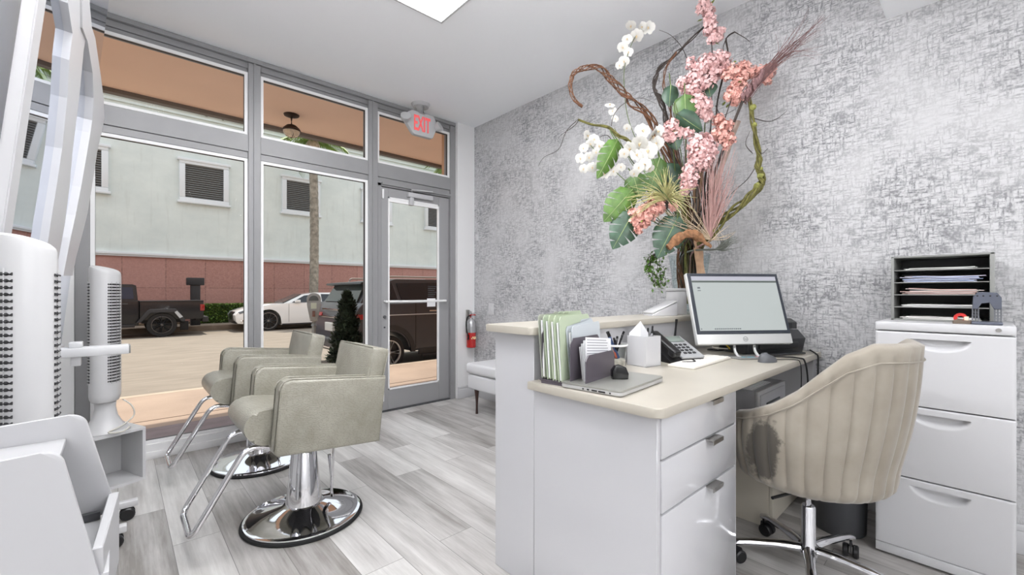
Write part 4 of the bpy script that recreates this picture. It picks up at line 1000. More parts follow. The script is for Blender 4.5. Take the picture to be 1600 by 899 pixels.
# monstera leaves
LGR = [mat('leaf_bright', (84, 120, 46), .4, var=.45, vscale=25), mat('leaf_dark', (58, 86, 66), .35, var=.45, vscale=25), mat('leaf_mid', (84, 116, 58), .35, var=.3, vscale=25)]
def monstera(u0, v0, u1, v1, wpx, label, mi, d=2.4, cut=True, seed=0, twist=0., bendz=.25):
    base = fp(u0, v0, d); tip = fp(u1, v1, d-.02); ax = tip-base; L = ax.length; ax.normalize()
    fwd = (Vector((0, 0, CAMH))-base).normalized(); nrm = (fwd-ax*fwd.dot(ax)).normalized(); side = nrm.cross(ax).normalized()
    nrm = (nrm*math.cos(twist)+side*math.sin(twist)).normalized(); side = nrm.cross(ax).normalized(); Wd = wpx/FPX*d
    def wprof(f):  # half width
        if f < -.12: return 0
        g = (f+.12)/1.12; return Wd*(math.sin(PI*min(1, g)**.62))**.8*.98
    b = NB(); nl = 5
    def pt(f, s, side_s):
        w = wprof(f)*s; bend = -bendz*L*(f*f)*.5-abs(w)**2/Wd*.35
        # lobes sweep towards the tip
        return base+ax*L*(f+.16*s*(1-f)*(1 if f > 0 else .2))+side*w*side_s+nrm*bend
    for sd in (-1, 1):
        for i in range(nl):
            f0 = -.12+1.12*i/nl; f1 = -.12+1.12*(i+1)/nl; gap = .13/nl if (cut and i > 0) else 0
            K = 4; prev = None
            for j in range(K+1):
                s = j/K; g = gap*(0 if s < .35 else (s-.35)/.65)*1.6
                cur = [b.verts.new(pt(f0+(f1-f0)*a+(g if a == 0 else 0)-(g*.4 if a == 1 else 0), s, sd)) for a in (0, .5, 1)]
                if prev: b.faces.new((prev[0], prev[1], cur[1], cur[0])); b.faces.new((prev[1], prev[2], cur[2], cur[1]))
                prev = cur
    bmesh.ops.remove_doubles(b, verts=list(b.verts), dist=2e-4)
    t_ = thing('monstera_leaf', label, 'leaf', tuple(base), 0, 'monstera leaves in the arrangement')
    o = part('blade', b, LGR[mi], t_, world=True, ang=60)
    b = NB(); tube(b, [base+ax*L*f-nrm*bendz*L*f*f*.5+nrm*.001 for f in (-.1, .2, .5, .8, .97)], [.0025, .0022, .0018, .0012, .0005], 6); part('midrib', b, mat('leaf_vein', (150, 168, 110), .5), t_, world=True)
    FID[0] += 1; r0, r1 = root_pt(FID[0], None)
    b = NB(); sp = spline([base-nrm*.005, base-nrm*.03-ax*L*.15, r1+Vector((0, 0, .02)), r0], 6); tube(b, sp, .003, 6); part('leaf_stalk', b, STEMG, t_, world=True)
monstera(963, 222, 936, 278, 17, 'narrow bright green leaf hanging at the left among white orchids', 0, 2.46, twist=.3)
monstera(985, 300, 945, 345, 24, 'bright green monstera leaf at the left edge, upper of two', 0, 2.42)
monstera(988, 335, 958, 388, 24, 'dark green monstera leaf drooping at the lower left', 1, 2.40)
monstera(1058, 342, 1028, 402, 26, 'large dark green monstera leaf above the left side of the vase', 1, 2.34)
monstera(1070, 150, 1072, 185, 20, 'rounded glossy leaf under the upper pink blossoms', 2, 2.46, cut=False)
monstera(1060, 180, 1098, 205, 16, 'dark glossy leaf below the rounded upper leaf', 1, 2.44, cut=False)
monstera(1050, 205, 1058, 234, 13, 'small dark leaf under the pink bunch above the orchids', 1, 2.42, cut=False)
monstera(990, 275, 1000, 310, 20, 'mid green leaf behind the air plant', 2, 2.48)
monstera(1048, 135, 1046, 165, 13, 'small dark leaf beside the brown vine', 1, 2.56, cut=False)
monstera(1030, 250, 1015, 300, 18, 'shaded green leaf between orchids and centre blossoms', 2, 2.5)
monstera(1105, 130, 1110, 150, 13, 'small dark leaf between the two upper pink heads', 1, 2.5, cut=False)
monstera(1040, 260, 1060, 330, 26, 'broad dark leaf deep in the centre', 1, 2.56, cut=False)
# air plant
t = thing('air_plant', 'spiky olive air plant with long curling blades in the left centre', 'air plant', tuple(fp(1042, 313, 2.34)))
b = NB(); rr = random.Random(5); c = fp(1042, 313, 2.36)
for i in range(90):
    a = math.radians(rr.uniform(75, 205) if i < 52 else rr.uniform(-60, 75)); ln = rr.uniform(30, 66) if i < 52 else rr.uniform(20, 50)
    du, dv = math.cos(a)*ln, -math.sin(a)*ln; cu = rr.uniform(-18, 18); dd = rr.uniform(-.12, .06)
    q = [c, fp(1042+du*.35, 313+dv*.35-4, 2.36+dd*.5), fp(1042+du*.75+cu*.2, 313+dv*.75, 2.36+dd), fp(1042+du+cu*.4, 313+dv+rr.uniform(0, 12), 2.36+dd*1.2)]
    sp = spline(q, 5); tube(b, sp, [.0034*(1-.85*k/len(sp)) for k in range(len(sp))], 4)
part('blades', b, mat('air_plant_blade', (190, 186, 132), .6, var=.25, vscale=20), t, world=True, kind='stuff')
b = NB(); tube(b, [c, c+Vector((0, 0, -.05))], [.012, .005], 8); part('crown', b, WOODD, t, world=True)
# pink-grey feathery twigs
def twigs(base, tips, n, label, m, d, r=.0022, seed=0, spread=8, nm='feathery_twig', stuff='twigs'):
    rr = random.Random(seed); B_ = fp(*base, d); t_ = thing(nm, label, 'dried twigs', tuple(B_)); b = NB()
    FID[0] += 1; r0, r1 = root_pt(FID[0], None); tube(b, spline([r0, r1, B_], 5), .006, 6)
    for i in range(n):
        u, v = tips[i % len(tips)]; u += rr.uniform(-spread, spread); v += rr.uniform(-spread, spread); m1 = (base[0]+(u-base[0])*.45+rr.uniform(-6, 6), base[1]+(v-base[1])*.5+rr.uniform(-6, 6)); dd = d+rr.uniform(-.08, .04)
        sp = spline([B_, fp(*m1, (d+dd)/2), fp(u, v, dd)], 6); tube(b, sp, [r*(1-.8*k/len(sp)) for k in range(len(sp))], 4)
        if rr.random() < .7:
            k0 = sp[len(sp)//2]; tube(b, [k0, k0+Vector((rr.gauss(0, .03), rr.gauss(0, .03), .03+rr.random()*.04))], [r*.5, r*.2], 4)
    part(stuff, b, m, t_, world=True, kind='stuff'); return t_
PKG = mat('dusty_pink_twig', (196, 158, 152), .8, var=.15, vscale=30); PLM = mat('plum_dry_grass', (138, 104, 102), .8, var=.25, vscale=30)
twigs((1108, 378), [(1105, 300), (1120, 260), (1140, 240), (1150, 280), (1110, 240), (1130, 300), (1125, 230)], 70, 'dusty pink feathery twig bundle right of the centre', PKG, 2.42, .0030, 31, 14)
twigs((1112, 375), [(1010, 330), (1030, 345), (1050, 300), (1140, 360), (1060, 350)], 26, 'pale curling twigs spreading low over the driftwood', mat('cream_twig', (204, 184, 158), .8), 2.36, .0024, 37, 16)
twigs((1118, 390), [(1150, 372), (1145, 388), (1158, 380), (1140, 375)], 22, 'grey green feathery sprig at the lower right of the arrangement', mat('grey_sprig', (120, 124, 116), .8), 2.42, .003, 38, 8)
t = thing('dry_grass_bundle', 'plum coloured dry grass bundle fanning out to the upper right', 'dried grass', tuple(fp(1158, 160, 2.42)))
b = NB(); rr = random.Random(8)
for i in range(44):
    tipu, tipv = rr.choice([(1297, 22), (1288, 32), (1270, 30), (1250, 40), (1262, 55), (1240, 62), (1280, 45), (1225, 60), (1283, 80), (1268, 72)]); w = rr.gauss(0, 3)
    q = [fp(1160+w, 158+w, 2.44), fp(1185+w, 125+w, 2.42), fp(1215+(tipu-1215)*.3+w, 92+(tipv-92)*.3+rr.gauss(0, 4), 2.40), fp(tipu+rr.gauss(0, 7), tipv+rr.gauss(0, 7), 2.38)]
    sp = spline(q, 5); tube(b, sp, [.0020*(1-.75*k/len(sp)) for k in range(len(sp))], 4)
part('stalks', b, PLM, t, world=True, kind='stuff')
b = NB(); r0, r1 = root_pt(3, None); tube(b, spline([r0, r1, fp(1120, 260, 2.5), fp(1160, 158, 2.44)], 6), .008, 7); part('stem', b, WOODD, t, world=True)
b = NB()
for i in range(14):
    tmp = NB(); bmesh.ops.create_icosphere(tmp, subdivisions=1, radius=1)
    merge(b, tmp, Matrix.Translation(fp(1162+i*2.2+rr.gauss(0, 2), 150-i*2.6+rr.gauss(0, 2), 2.41)) @ Matrix.Diagonal((.016, .012, .022, 1)))
part('seed_head', b, mat('plum_seed', (150, 116, 116), .9, var=.3, vscale=60), t, world=True)
# trailing ivy at the left of the vase
t = thing('trailing_ivy', 'small leaved green vine trailing down left of the vase', 'trailing plant', tuple(fp(1035, 390, 2.44)))
b = NB(); rr = random.Random(12); lb = NB()
for i in range(9):
    q = [fp(1050, 385, 2.5), fp(1022+rr.uniform(-14, 12), 400+rr.uniform(-6, 6), 2.46), fp(1026+rr.uniform(-20, 12), 420+rr.uniform(-8, 8), 2.44), fp(1036+rr.uniform(-12, 8), 440+rr.uniform(-6, 16), 2.44)]
    sp = spline(q, 6); tube(b, sp, .0016, 4)
    for p in sp[4:]:
        for _ in range(3):
            c = p+Vector((rr.gauss(0, .008), rr.gauss(0, .008), rr.gauss(0, .008))); dv = Vector((rr.gauss(0, 1), rr.gauss(0, 1), rr.gauss(0, 1)-.4)).normalized(); x, y = frame_axes(dv); s = .5+rr.random()
            quadm(lb, [c, c+dv*.009*s+x*.006*s, c+dv*.02*s, c+dv*.009*s-x*.006*s])
part('vines', b, WOODD, t, world=True); part('leaves', lb, LGR[0], t, world=True, smooth=False, kind='stuff')
# shade stems filling the middle of the bouquet
b = NB(); rr = random.Random(17)
t = thing('stem_bundle', 'dense bundle of brown stems rising from the vase through the middle', 'stems', tuple(VC+Vector((0, 0, .1))))
for i in range(24):
    FID[0] += 1; r0, r1 = root_pt(FID[0], None); u = rr.uniform(1055, 1118); v = rr.uniform(180, 300); dd = 2.60+rr.uniform(-.06, .05)
    q = [r0, r1, fp(1082+(u-1082)*.4+rr.gauss(0, 6), 350+rr.gauss(0, 8), dd), fp(u, v, dd)]; sp = spline(q, 6); tube(b, sp, [.0042*(1-.6*k/len(sp)) for k in range(len(sp))], 5)
part('stems', b, mat('mixed_brown_stem', (104, 84, 66), .8, var=.5, vscale=12), t, world=True, kind='stuff')

# ================================================================== LEFT SIDE
# tower fans
def tower_fan(loc, rz, label):
    t = thing('tower_fan', label, 'tower fan', loc, rz, 'white tower fans')
    b = NB(); lathe(b, [(0, 0), (.112, 0), (.114, .008), (.104, .02), (.075, .05), (.056, .09), (.047, .14), (.05, .19), (0, .19)], n=40); part('base', b, PLASTW, t)
    # body: rounded triangle column, grille slots on both flanks
    n = 48; prof = []
    for i in range(n):
        a = 2*PI*i/n; r = .078+.008*math.cos(2*a); prof.append((r*1.0*math.cos(a), r*.95*math.sin(a)))
    b = NB(); zs_ = [(.18, .86), (.20, .97), (.22, 1), (.90, 1), (.915, .985)]
    rings = [[b.verts.new((x*s, y*s, z)) for x, y in prof] for z, s in zs_]
    top = []
    for k, (dz, s) in enumerate(((.0, .985), (.012, .94), (.020, .80), (.024, .55), (.025, .2))):
        top.append([b.verts.new((x*s, y*s, .915+dz+(.078-y*s)*.26)) for x, y in prof])
    allr = rings+top
    for i in range(len(allr)-1):
        for k in range(n): b.faces.new((allr[i][k], allr[i][(k+1) % n], allr[i+1][(k+1) % n], allr[i+1][k]))
    b.faces.new(allr[0][::-1]); b.faces.new(allr[-1])
    bo = part('body', b, PLASTW, t)
    for s in (-1, 1):
        g = NB(); gp = []
        for zi in range(33):
            z = .30+zi*.0175
            pts = []
            for j in range(9):
                a = s*(math.radians(32)+math.radians(62)*j/8); a2 = a
                r = .0795+.008*math.cos(2*a)
                pts.append((r*math.cos(a2), r*.95*math.sin(a2), z))
            tube(g, pts, .0045, 4)
        part('grille_slots', g, mat('slot_dark', (52, 52, 54), .6), t, parent=bo)
        h = NB()
        for j in range(3):
            a = s*(math.radians(32)+math.radians(62)*(j+.6)/3); r = .0815+.008*math.cos(2*a)
            tube(h, [(r*math.cos(a), r*.95*math.sin(a), .285), (r*math.cos(a), r*.95*math.sin(a), .875)], .0016, 4)
        part('grille_ribs', h, PLASTW, t, parent=bo)
    b = NB(); box(b, .079, .083, -.012, .012, .235, .240); part('badge', b, MIDGREY, t)
    return t
fan1 = tower_fan((-.055, 3.47, .318), math.radians(-112), 'white tower fan on the small white shelf box in front of the window')
fan2 = copy_tree(fan1); fan2.location = (-.190, 1.76, .318); fan2.scale = (.95, .95, 1); fan2.rotation_euler = (0, 0, math.radians(-67)); fan2['label'] = 'white tower fan nearest the camera at the left edge behind the trolley'
b = NB(); tube(b, spline([(.02, 3.44, .50), (.06, 3.42, .46), (.07, 3.42, .40), (.02, 3.38, .36), (-.04, 3.36, .335), (.02, 3.35, .33), (.05, 3.38, .345)], 6), .004, 6)
solo('power_cord', b, mat('white_cord', (214, 210, 200), .5), (.02, 3.44, .33), 'pale power cord looped around the foot of the far tower fan', 'cord')
# open shelf boxes
def shelf_box(loc, rz, label, w=.42, dpt=.27, h=.318):
    t = thing('shelf_box', label, 'storage cube', loc, rz, 'white open shelf boxes'); th = .016
    for nm_, a in (('top_panel', (-w, 0, 0, dpt, h-th, h)), ('bottom_panel', (-w, 0, 0, dpt, .0, th)), ('side_panel', (-th, 0, 0, dpt, th, h-th)), ('side_panel', (-w, -w+th, 0, dpt, th, h-th)), ('back_panel', (-w+th, -th, dpt-.006, dpt, th, h-th))):
        b = NB(); box(b, *a, .001, 1); part(nm_, b, PLASTW, t, smooth=False)
    return t
sb = shelf_box((.125, 3.43, 0), math.radians(22), 'white open shelf box on the floor under the far tower fan', .36, .26)
sb2 = copy_tree(sb); sb2.location = (-.06, 1.66, 0); sb2.rotation_euler = (0, 0, 0); sb2['label'] = 'white open shelf box under the near tower fan behind the trolley'
# mobile mirror stand
MP = Vector((-.249, 1.9, 1.3)); MA = Vector((.088, 1.1, 0)).normalized(); MB_ = Vector((.097, 0, 1)).normalized(); MN = MA.cross(MB_).normalized()
def onm(u, v):
    o = Vector((0, 0, CAMH)); d = at(u, v, 1)-o; k = (MP-o).dot(MN)/d.dot(MN); q = o+d*k-MP
    g = MA.dot(MB_); qa, qb = q.dot(MA), q.dot(MB_); bb = (qb-g*qa)/(1-g*g); return (qa-g*bb, bb)
def mpt(a, b_, n=0): return MP+MA*a+MB_*b_+MN*n
def slab(bm, poly, n0, n1, bev=0):
    t_ = NB(); A = [t_.verts.new(mpt(a, c, n0)) for a, c in poly]; B = [t_.verts.new(mpt(a, c, n1)) for a, c in poly]; n = len(poly)
    t_.faces.new(A); t_.faces.new(B[::-1])
    for i in range(n): t_.faces.new((A[i], B[i], B[(i+1) % n], A[(i+1) % n]))
    if bev: bmesh.ops.bevel(t_, geom=list(t_.edges), offset=bev, segments=2, affect='EDGES')
    bmesh.ops.triangulate(t_, faces=[f for f in t_.faces if len(f.verts) > 4]); merge(bm, t_)
t = thing('styling_mirror', 'tall tilted mirror in a white frame on a wheeled stand at the left edge', 'mirror', (-.2, 2.6, 0))
a0 = 0.02; a1 = 1.10; zb, zt = -.42, 1.45
b = NB(); slab(b, [(a0, zb), (a1, zb), (a1, zt), (a0, zt)], -.012, 0)
MIR = mat('mirror_silver', (222, 228, 240), .015, 1)
part('mirror_glass', b, MIR, t, world=True, smooth=False)
b = NB(); slab(b, [(a0-.05, zb-.06), (a0+.03, zb-.06), (a0+.03, zt+.06), (a0-.05, zt+.06)], -.02, .012, .004)
slab(b, [(a0+.03, zb-.06), (a1, zb-.06), (a1, zb), (a0+.03, zb)], -.02, .012, .003); slab(b, [(a0+.03, zt), (a1, zt), (a1, zt+.06), (a0+.03, zt+.06)], -.02, .012, .003)
part('frame', b, mat('grey_frame', (196, 196, 198), .4), t, world=True)
outer_ = [(126, -60), (125, 0), (129, 38), (135, 55), (145, 115), (150, 150), (152, 182), (147, 205), (140, 235), (133, 280), (125, 330), (116, 365), (106, 400), (100, 430)]
inner_ = [(112, -60), (112, 0), (113, 38), (122, 60), (131, 110), (133, 150), (131, 185), (128, 205), (122, 240), (113, 290), (104, 335), (96, 370), (90, 400), (84, 430)]
P = [onm(u, v) for u, v in outer_]+[onm(u, v) for u, v in reversed(inner_)]
b = NB()
for i in range(len(outer_)-1):
    q = [onm(*outer_[i]), onm(*outer_[i+1]), onm(*inner_[i+1]), onm(*inner_[i])]; slab(b, q, .0, .028)
bmesh.ops.remove_doubles(b, verts=list(b.verts), dist=1e-4)
part('wavy_trim', b, POWDER, t, world=True, label='white faceted outer trim')
o2 = [(124, -60), (118, 0), (125, 40), (119, 75), (112, 150), (102, 230), (97, 290), (90, 345), (80, 400), (76, 430)]
i2 = [(96, -60), (92, 0), (100, 48), (95, 90), (92, 150), (84, 230), (75, 290), (66, 345), (60, 385), (56, 430)]
b = NB()
for i in range(len(o2)-1): slab(b, [onm(*o2[i]), onm(*o2[i+1]), onm(*i2[i+1]), onm(*i2[i])], .0, .022)
bmesh.ops.remove_doubles(b, verts=list(b.verts), dist=1e-4)
part('wavy_trim', b, POWDER, t, world=True, label='white faceted inner trim')
b = NB(); box(b, -.255, -.215, 2.68, 2.73, .10, 1.6, .004); part('post', b, PLASTW, t, world=True)
for y, xe in ((2.885, .075), (2.60, .03)):
    b = NB(); box(b, -.28, xe, y-.022, y+.022, .062, .092, .005); ft = part('foot_bar', b, PLASTW, t, world=True)
    for x in (xe-.03, -.25):
        b = NB()
        for s in (-1, 1): lathe(b, [(0, -.010), (.025, -.010), (.030, -.005), (.030, .005), (.025, .010), (0, .010)], n=20, M=Matrix.Translation((x-.01, y+s*.016, .030)) @ Matrix.Rotation(PI/2, 4, 'X'))
        box(b, x-.02, x+.01, y-.006, y+.006, .03, .064, .003); finish('caster', b, BLACKP, ft, world=INV[t.name])
b = NB(); box(b, -.26, -.225, 2.60, 2.885, .065, .095, .004); part('cross_bar', b, PLASTW, t, world=True)
b = NB(); box(b, -.23, .035, 2.44, 2.52, .872, .908, .003); part('ledge', b, PLASTW, t, world=True)
b = NB(); box(b, .034, .040, 2.442, 2.518, .874, .906, .001); part('ledge_cap', b, MIDGREY, t, world=True)
b = NB(); box(b, -.14, -.11, 2.455, 2.50, .835, .872, .003); part('clamp', b, PLASTW, t, world=True)
b = NB(); box(b, -.145, -.105, 2.45, 2.51, .908, .93, .003); part('clamp', b, PLASTW, t, world=True)
b = NB(); box(b, -.25, -.20, 2.50, 2.70, .875, .905, .003); part('bracket', b, PLASTW, t, world=True)

# rolling trolley at the lower left
TROL = mat('trolley_plastic', (184, 184, 186), .35)
t = thing('salon_trolley', 'white rolling salon trolley with slanted side panels at the lower left corner', 'trolley', (-.18, 1.23, 0))
side = [(-.345, .60), (-.0, .60), (-.012, .655), (-.066, .818)]
rc = []
for i in range(7):
    a = math.radians(20+70*i/6); rc.append((-.098+.03*math.cos(a), .826+.03*math.sin(a)))
side = [(-.345, .55), (-.016, .55), (-.020, .66)]+rc+[(-.345, .845)]
for y, sx in ((1.085, 0), (1.375, .018)):
    b = NB(); prism(b, ([(-.345, .50), (-.004, .50), (-.026, .62)]+side[3:]) if not sx else [(x_+(sx if x_ > -.3 and z_ > .66 else sx*.5 if x_ > -.3 else 0), max(z_, .615)) for x_, z_ in side], y, y+.012, 'y', .003, 2); part('side_panel', b, TROL, t, world=True)
b = NB(); box(b, -.345, -.085, 1.097, 1.375, .795, .807, .002); part('top_shelf', b, TROL, t, world=True)
b = NB(); box(b, -.345, -.335, 1.097, 1.375, .60, .795); part('back_panel', b, TROL, t, world=True, smooth=False)
b = NB(); box(b, -.345, -.012, 1.097, 1.375, .60, .612, .002); part('lower_shelf', b, TROL, t, world=True)
b = NB(); box(b, -.30, -.03, 1.360, 1.374, .613, .630); part('shelf_gap', b, DKGREY, t, world=True, smooth=False)
b = NB(); prism(b, [(-.036, 1.098), (-.020, 1.098), (.002, 1.375), (-.016, 1.375)], .50, .662, 'z', .002, 1); part('front_lip', b, TROL, t, world=True)
b = NB(); box(b, -.345, -.022, 1.085, 1.387, .12, .599, .004); part('body', b, TROL, t, world=True)
for x in (-.30, -.05):
    for y in (1.12, 1.35):
        b = NB(); lathe(b, [(0, -.012), (.04, -.012), (.045, -.006), (.045, .006), (.04, .012), (0, .012)], n=20, M=Matrix.Translation((x, y, .045)) @ Matrix.Rotation(PI/2, 4, 'X')); cyl(b, (x, y, .05), (x, y, .12), .010); part('caster', b, BLACKP, t, world=True)

# ================================================================== BENCH, EXTINGUISHER, EXIT SIGN
t = thing('waiting_bench', 'pale grey upholstered bench with dark tapered legs against the wallpaper', 'bench', (2.62, 2.5, 0))
b = NB(); box(b, 2.415, 2.865, 1.65, 3.27, .235, .372, .018, 3); part('seat_base', b, SOFT, t, world=True)
b = NB(); box(b, 2.40, 2.865, 1.64, 3.28, .378, .475, .028, 4); part('cushion', b, SOFT, t, world=True)
for x, y in ((2.475, 3.20), (2.82, 3.20), (2.48, 1.75), (2.82, 1.75)):
    b = NB(); cyl(b, (x, y, 0), (x, y, .237), .013, .024, 14); part('leg', b, DARKW, t, world=True)
t = thing('fire_extinguisher', 'red fire extinguisher with a black hose hanging on the white column', 'fire extinguisher', (2.785, 3.70, .545))
RED = mat('extinguisher_red', (176, 30, 28), .2, coat=.5)
b = NB(); lathe(b, [(0, 0), (.045, 0), (.05, .006), (.05, .185), (.05, .20)], n=32); b2 = b; part('cylinder', b, RED, t)
b = NB(); lathe(b, [(.0505, .16), (.0505, .225)], n=32); lathe(b, [(.05, .20), (.05, .255), (.042, .285), (.022, .305), (.018, .315), (0, .315)], n=32); part('shoulder', b, mat('extinguisher_label', (176, 176, 178), .3, .6), t)
b = NB()
for k in range(5): cyl(b, (-.02+.011*k, -.0495+.003*abs(k-2), .10+.012*(k % 2)), (-.02+.011*k, -.0525+.003*abs(k-2), .10+.012*(k % 2)), .010, n=10)
part('emblem', b, mat('cream_emblem', (226, 196, 150), .5), t)
b = NB(); cyl(b, (0, 0, .31), (0, 0, .345), .016); box(b, -.02, .055, -.008, .008, .34, .352, .002); part('valve', b, RED, t)
b = NB(); tube(b, [(.05, 0, .365), (0, 0, .36), (-.02, 0, .35)], .006, 8); tube(b, [(.0, 0, .352), (.06, -.005, .335)], .005, 8); cyl(b, (0, -.015, .33), (0, -.03, .33), .014); part('handle', b, CHROME, t)
b = NB(); tube(b, spline([(-.01, 0, .335), (-.05, -.01, .33), (-.075, -.015, .27), (-.068, -.015, .18), (-.055, -.02, .13)], 6), .007, 8); cyl(b, (-.055, -.02, .14), (-.054, -.022, .09), .011, .013); part('hose', b, BLACKR, t)
b = NB(); box(b, -.015, .015, .045, .078, .15, .40, .003); tube(b, [(0, .05, .39), (0, 0, .38), (0, 0, .365)], .006, 6); part('bracket', b, SATIN, t)

t = thing('exit_sign', 'grey emergency exit sign with red letters and two lamp heads under the ceiling', 'exit sign', (2.15, 3.66, CZ))
EG = mat('exit_grey', (188, 189, 190), .4)
b = NB(); lathe(b, [(0, -.028), (.075, -.028), (.09, 0), (0, 0)], n=32); cyl(b, (0, 0, -.10), (0, 0, -.02), .045, .05, 24); part('canopy', b, EG, t)
ex = .02
b = NB(); prism(b, [(-.145, -.115), (-.10, -.085), (.13, -.085), (.175, -.16), (.165, -.20), (.125, -.300), (.105, -.310), (-.080, -.310), (-.10, -.295), (-.17, -.205), (-.18, -.165)], -.025, .025, 'y', .006, 2); part('housing', b, EG, t)
b = NB(); merge(b, text_bm('EXIT', .20, .002, .004), Matrix.Translation((.0, -.027, -.205)) @ Matrix.Rotation(PI/2, 4, 'X') @ Matrix.Diagonal((.44, 1, 1, 1))); part('letters', b, mat('exit_red', (232, 96, 98), .4, emit=(255, 96, 100), es=.22), t, smooth=False)
for s in (-1, 1):
    b = NB(); M = Matrix.Translation((s*.175, -.03, -.185)) @ Matrix.Rotation(math.radians(60), 4, 'X') @ Matrix.Rotation(math.radians(s*25), 4, 'Y')
    lathe(b, [(0, -.035), (.028, -.030), (.045, .0), (.047, .03), (.042, .032), (0, .024)], n=28, M=M); part('lamp_head', b, EG, t)

b = NB(); box(b, WX-.006, WX, 3.45, 3.53, .90, 1.02, .002); box(b, WX-.010, WX-.006, 3.48, 3.50, .94, .98, .001); solo('light_switch', b, PLASTW, (WX, 3.49, .96), 'white double switch plate on the wallpaper near the corner', 'switch plate')
b = NB(); box(b, WX-.02, WX, 3.70, 3.74, 1.69, 1.76, .004); solo('door_sensor', b, PLASTW, (WX, 3.72, 1.72), 'small white sensor box high in the corner by the wallpaper', 'sensor')

# ================================================================== OUTSIDE
b = NB(); box(b, -14, 22, 3.98, 6.4, -.18, -.02); struct('sidewalk', b, mat('pink_tan_concrete', (168, 148, 132), .85, var=.18, vscale=1.3, bump=.15, bscale=60), smooth=False)
b = NB()
for x in (-2.2, -.05, 2.1, 4.25): box(b, x, x+.012, 4.0, 6.38, -.0205, -.018)
box(b, -14, 22, 5.05, 5.062, -.0205, -.018); struct('sidewalk_joint', b, mat('joint_dark', (92, 76, 66), .9), smooth=False)
b = NB(); box(b, -14, 22, 3.985, 4.74, -.03, -.012); struct('canopy_shade_strip', b, mat('canopy_shade_mauve', (132, 120, 122), .85, var=.22, vscale=5, bump=.2, bscale=70), smooth=False)  # shade under the canopy, painted as a darker strip over the sidewalk
b = NB(); box(b, -14, 22, 6.28, 6.4, -.165, -.016, .01); struct('kerb', b, mat('kerb_tan', (186, 170, 152), .85, var=.15, vscale=3))
b = NB(); box(b, -30, 40, 6.4, 17.6, -.3, -.15); struct('road', b, mat('warm_asphalt', (146, 136, 124), .9, var=.16, vscale=5, stretch=(.35, 1.4, 1), bump=.3, bscale=120), smooth=False)
b = NB(); box(b, -30, 40, 17.6, 18.9, -.3, .03, .02); struct('far_sidewalk', b, mat('far_kerb', (150, 134, 118), .9, var=.25, vscale=3), smooth=False)
b = NB(); box(b, -30, 40, 18.9, 19.6, -.3, .08); struct('planting_strip', b, mat('mulch', (112, 92, 72), .95, var=.3, vscale=5), smooth=False)
# canopy over our sidewalk
SOF = mat('tan_soffit_stucco', (250, 222, 202), .9, var=.05, vscale=1.1, bump=.1, bscale=20)
b = NB(); box(b, -14, 14, 4.02, 5.72, 3.10, 3.3); struct('canopy_soffit', b, SOF, smooth=False)
b = NB(); box(b, -14, 14, 5.66, 5.74, 3.06, 3.12); struct('canopy_edge', b, mat('soffit_drip', (120, 118, 114), .7), smooth=False)
b = NB(); box(b, -14, -.36, 3.9, 4.02, -.02, 3.1); box(b, 2.9, 14, 3.98, 4.02, -.02, 3.1); box(b, 2.67, 2.9, 3.98, 4.09, -.02, 3.1); box(b, -14, 14, 3.98, 4.10, 2.97, 9); struct('facade', b, mat('facade_tan', (206, 164, 132), .9), smooth=False)
lp = (1.42, 5.18, 3.10)
t = thing('canopy_lantern', 'round bronze lantern hanging from the tan soffit outside the middle window', 'lantern', lp)
BRZ = mat('dark_bronze', (62, 48, 40), .5, .5)
b = NB(); lathe(b, [(0, -.03), (.03, -.03), (.075, -.012), (.08, 0), (0, 0)], n=24); cyl(b, (0, 0, -.14), (0, 0, -.02), .013); lathe(b, [(.02, -.115), (.05, -.12), (.085, -.155), (.09, -.175), (.08, -.17), (.0, -.12)], n=28); part('mount', b, BRZ, t)
b = NB(); lathe(b, [(.086, -.165), (.082, -.20), (.06, -.235), (.03, -.25), (0, -.254)], n=28); part('glass_bowl', b, mat('lantern_glass', (222, 206, 180), .3, var=.2, vscale=30), t)
b = NB(); lathe(b, [(.088, -.16), (.093, -.172), (.088, -.184)], n=28, closed=True)
for k in range(4): a = k*PI/2; tube(b, [(.088*math.cos(a), .088*math.sin(a), -.17), (.06*math.cos(a), .06*math.sin(a), -.238), (0, 0, -.258)], .003, 5)
part('cage', b, BRZ, t)

# building across the street
t = thing('office_building', 'pale green building with louvred vents and terracotta base across the street', 'building', (5, 19.5, 0))
ST = stucco_mat()
b = NB(); box(b, -12, 30, 19.5, 24, 2.5, 7.35); part('upper_wall', b, ST, t, world=True, smooth=False)
b = NB(); box(b, -12, 30, 19.52, 24, -.2, 2.42); part('base_wall', b, panel_wall_mat(), t, world=True, smooth=False, label='terracotta panelled base wall')
LEDGE = mat('white_stone_trim', (222, 227, 230), .7)
b = NB(); box(b, -12, 30, 19.40, 19.6, 2.41, 2.50, .01); box(b, -12, 30, 19.44, 19.6, 2.36, 2.41); part('ledge', b, LEDGE, t, world=True)
b = NB(); box(b, -12, 30, 19.45, 24, 7.35, 7.5); box(b, -12, 30, 19.38, 24, 7.5, 7.62); box(b, -12, 30, 19.32, 24, 7.62, 8.05)
for v in b.verts: pass
part('cornice', b, mat('cornice_pale', (212, 222, 219), .8, var=.06, vscale=2, stretch=(1, 1, 6)), t, world=True, smooth=False)
b = NB(); rr = random.Random(2)
for x0, n in ((1.9, 7), (5.0, 4), (2.9, 4)):
    for i in range(n):
        x = x0+rr.uniform(-.3, .5); h_ = rr.uniform(.08, .28); box(b, x, x+.03+rr.random()*.03, 19.312, 19.325, 8.0-h_-.12, 7.98-.05)
part('cornice_stain', b, mat('stain_dark', (110, 112, 104), .9), t, world=True, smooth=False)
